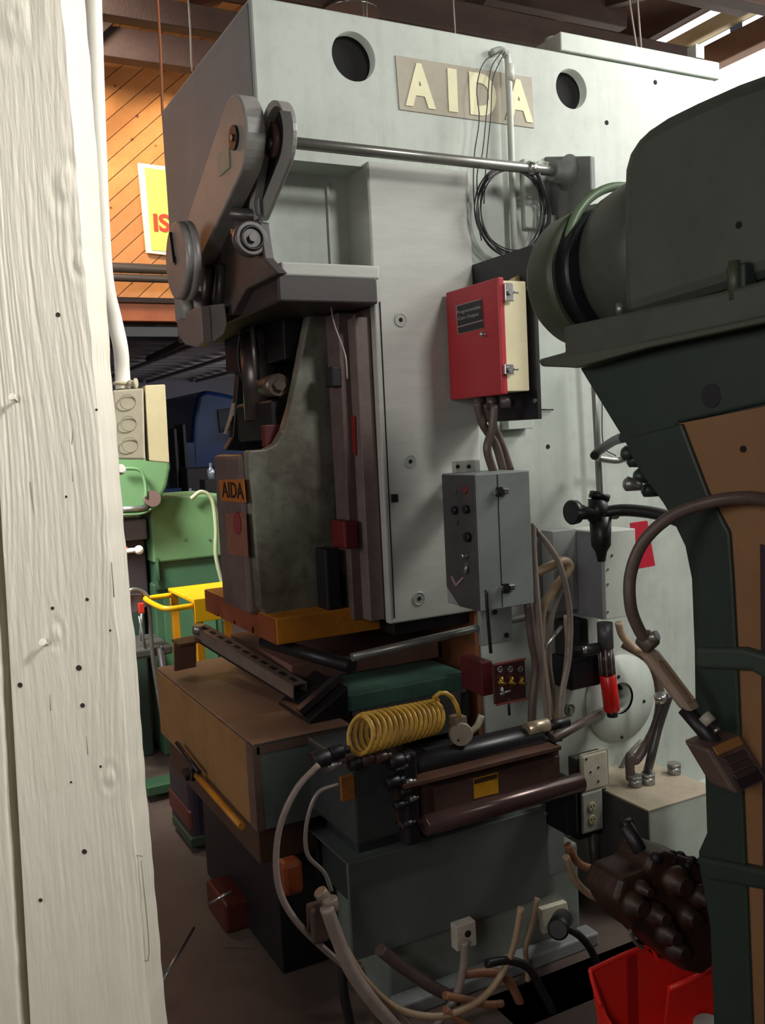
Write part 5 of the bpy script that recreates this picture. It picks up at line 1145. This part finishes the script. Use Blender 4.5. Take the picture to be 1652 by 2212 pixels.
B().tube([S(412, 1078, LYY - .04), S(435, 1062, LYY - .04), S(458, 1080, LYY - .04), S(466, 1140, LYY - .04), S(466, 1200, LYY - .04), S(480, 1262, LYY - .04), S(486, 1290, LYY - .04)], .010, 10, 6).make('looping_cable', mat('lcab', '#9aa183', .5), lm)
lbox('door_handle', 484, 1208, 492, 1218, LYY - .02, .02, STEEL, .002)
lbox('hinge_bar', 336, 1205, 346, 1255, LYY - .01, .03, LGD, .003)
for x in (400, 452): 
    q = S(x, 1165, LYY - .002); B().cyl(q, q - YA * .004, .006, 8).make('panel_screw', STEEL, lm)
# chair-like thing beside
ch = thing('folding_chair', 'old metal chair with a curved back standing left of the green machine', 'chair', (1.05, 4.2, 0))
CHY = 4.15
B().tube([S(262, 1295, CHY), S(285, 1274, CHY), S(312, 1282, CHY), S(322, 1310, CHY), S(330, 1420, CHY), S(352, 1560, CHY)], .010, 8, 6).make('frame', STEEL, ch)
B().prism([S(x, y, CHY + .01) for x, y in [(262, 1285), (310, 1284), (318, 1310), (290, 1325), (262, 1325)]], (0, .02, 0), .003).make('back_rest', mat('chb', '#6e6265', .5), ch)
B().cyl(S(300, 1330, CHY + .02), S(318, 1420, CHY + .02), .006, 8).cyl(S(306, 1320, CHY + .2), S(300, 1420, CHY + .2), .006, 8).make('leg', STEEL, ch)
B().box(.75, 1.05, 4.16, 4.5, S(300, 1425, CHY).z, S(300, 1405, CHY).z, .01).make('seat', mat('chs', '#4b4a46', .6), ch)
B().box(S(300, 1312, 4.12).x, S(312, 1312, 4.12).x, 4.12, 4.14, S(300, 1326, 4.12).z, S(300, 1304, 4.12).z, .003).make('red_tag', mat('rtag', '#d83a28', .5), ch)
B().cyl(S(345, 1400, 4.1), S(375, 1600, 4.0), .015, 10).cyl(S(345, 1400, 4.1), S(352, 1400, 4.1), .015, 10).make('broom_stick', mat('stick', '#3a3436', .5), None, 'dark stick leaning beside the tan cabinet corner', 'stick')
lbt = B().box(.85, 1.22, 3.98, 4.1, .03, .07, .004).make('floor_bar', LGD, None, 'green steel bar lying on the floor by the machine foot', 'bar')
# yellow cart
yc = thing('yellow_cart', 'bright yellow tool cart with a rounded push handle behind the slide', 'cart', (1.45, 3.85, 0))
YY = 3.8
a_, b_ = S(418, 1300, YY), S(520, 1300, YY); zt_c = S(418, 1300, YY).z
cx0, cx1 = S(420, 1320, YY).x, S(560, 1320, YY).x
zu_, zd_ = G(440, 1300, 0).z, 0
B().box(cx0, cx1, YY, YY + .42, zt_c - .01, zt_c + .006, .003).make('top_tray', YEL, yc)
B().box(cx0, cx1, YY - .004, YY + .004, S(420, 1345, YY).z, zt_c + .01, .002).make('tray_side', YEL, yc)
B().tube([Vector((cx0, YY + .02, zt_c - .02)), Vector((cx0 - .10, YY + .02, zt_c - .02)), Vector((cx0 - .13, YY + .08, zt_c - .015)), Vector((cx0 - .13, YY + .30, zt_c - .015)), Vector((cx0 - .10, YY + .36, zt_c - .02)), Vector((cx0, YY + .37, zt_c - .02))], .012, 10, 5).make('push_handle', YEL, yc)
for (x, y) in [(cx0 + .02, YY + .02), (cx1 - .02, YY + .02), (cx0 + .02, YY + .4), (cx1 - .02, YY + .4)]:
    B().box(x - .016, x + .016, y - .016, y + .016, .10, zt_c - .01, .002).make('leg', mat('yleg', '#cf8f16', .45), yc)
    B().cyl((x, y - .015, .05), (x, y + .015, .05), .05, 20).make('caster', BLACK, yc)
B().box(cx0, cx1, YY, YY + .42, .2, .23, .003).make('lower_tray', YEL, yc)
B().box(cx0 + .12, cx0 + .17, YY - .012, YY - .003, zt_c - .10, zt_c - .04, .002).make('latch', mat('ylatch', '#8a7a50', .4), yc)

# blue truck and far clutter
tk = thing('blue_truck', 'dark blue truck cab parked in the far hall', 'truck', (3.6, 10.5, 0))
TY = 10.0
cab = [S(x, y, TY) for x, y in [(414, 960), (418, 900), (428, 850), (445, 842), (480, 848), (530, 860), (560, 870), (560, 1120), (414, 1120)]]
B().prism(cab, (0, 1.6, 0), .05, 3).make('cab', BLUE, tk)
B().prism([S(x, y, TY - .02) for x, y in [(470, 885), (510, 880), (520, 925), (475, 935)]], (0, .02, 0), .005).make('window', mat('truck_glass', '#0d1220', .6), tk)
B().prism([S(x, y, TY - .03) for x, y in [(505, 925), (515, 920), (512, 950), (500, 950)]], (0, -.08, 0), .005).make('mirror', CHROME, tk)
for xx in (440, 520):
    c = S(xx, 1075, TY); B().cyl((c.x, TY - .1, .5), (c.x, TY + .25, .5), .5, 28).make('wheel', RUBBER, tk)
q = S(386, 1000, 8.5)
for i, (x, y0_, y1_, y2, w, m, lab) in enumerate([(400, 955, 1075, 8.6, .09, BLUE, 'blue drum on a dark stand left of the truck'), (378, 925, 1060, 8.4, .015, BLACK, 'thin black upright post left of the blue drum'), (397, 915, 1060, 8.45, .015, BLACK, 'thin black upright post just right of its twin'), (440, 1010, 1085, 8.2, .16, mat('clut', '#241f2a', .5), 'dark machine block in front of the truck wheel'), (490, 1020, 1085, 8.3, .14, mat('clut2', '#1c2436', .4), 'dark blue crate close to the slide front'), (368, 1055, 1085, 8.0, .1, BLUE, 'low blue box just right of the green machine head')]):
    c = S(x, y0_, y2)
    b = B().box(c.x - w, c.x + w, y2, y2 + .3, 0, c.z, .01); b.make(['barrel', 'post_rod', 'post_rod', 'machine_block', 'crate', 'blue_box'][i], m, None, lab, ['drum', 'post', 'post', 'machine', 'crate', 'box'][i])
for (x, y) in [(455, 1020), (412, 1075)]:
    p = S(x, y, 7.7); st_ = thing('bottle_stand', {455: 'dark stand with the brightest glinting bottle before the truck', 412: 'dark low stand with a glinting bottle beside the green head'}[x], 'stand', (p.x, 7.7, 0))
    B().box(p.x - .08, p.x + .08, 7.62, 7.78, 0, p.z - .06).make('stand_body', BLACK, st_)
    B().lathe([(0, .03), (.08, .03), (.1, .012), (.14, .012)], p - UP * .06, UP, 14).make('bottle', mat('glint', '#c8d6ee', .1, .6), st_)
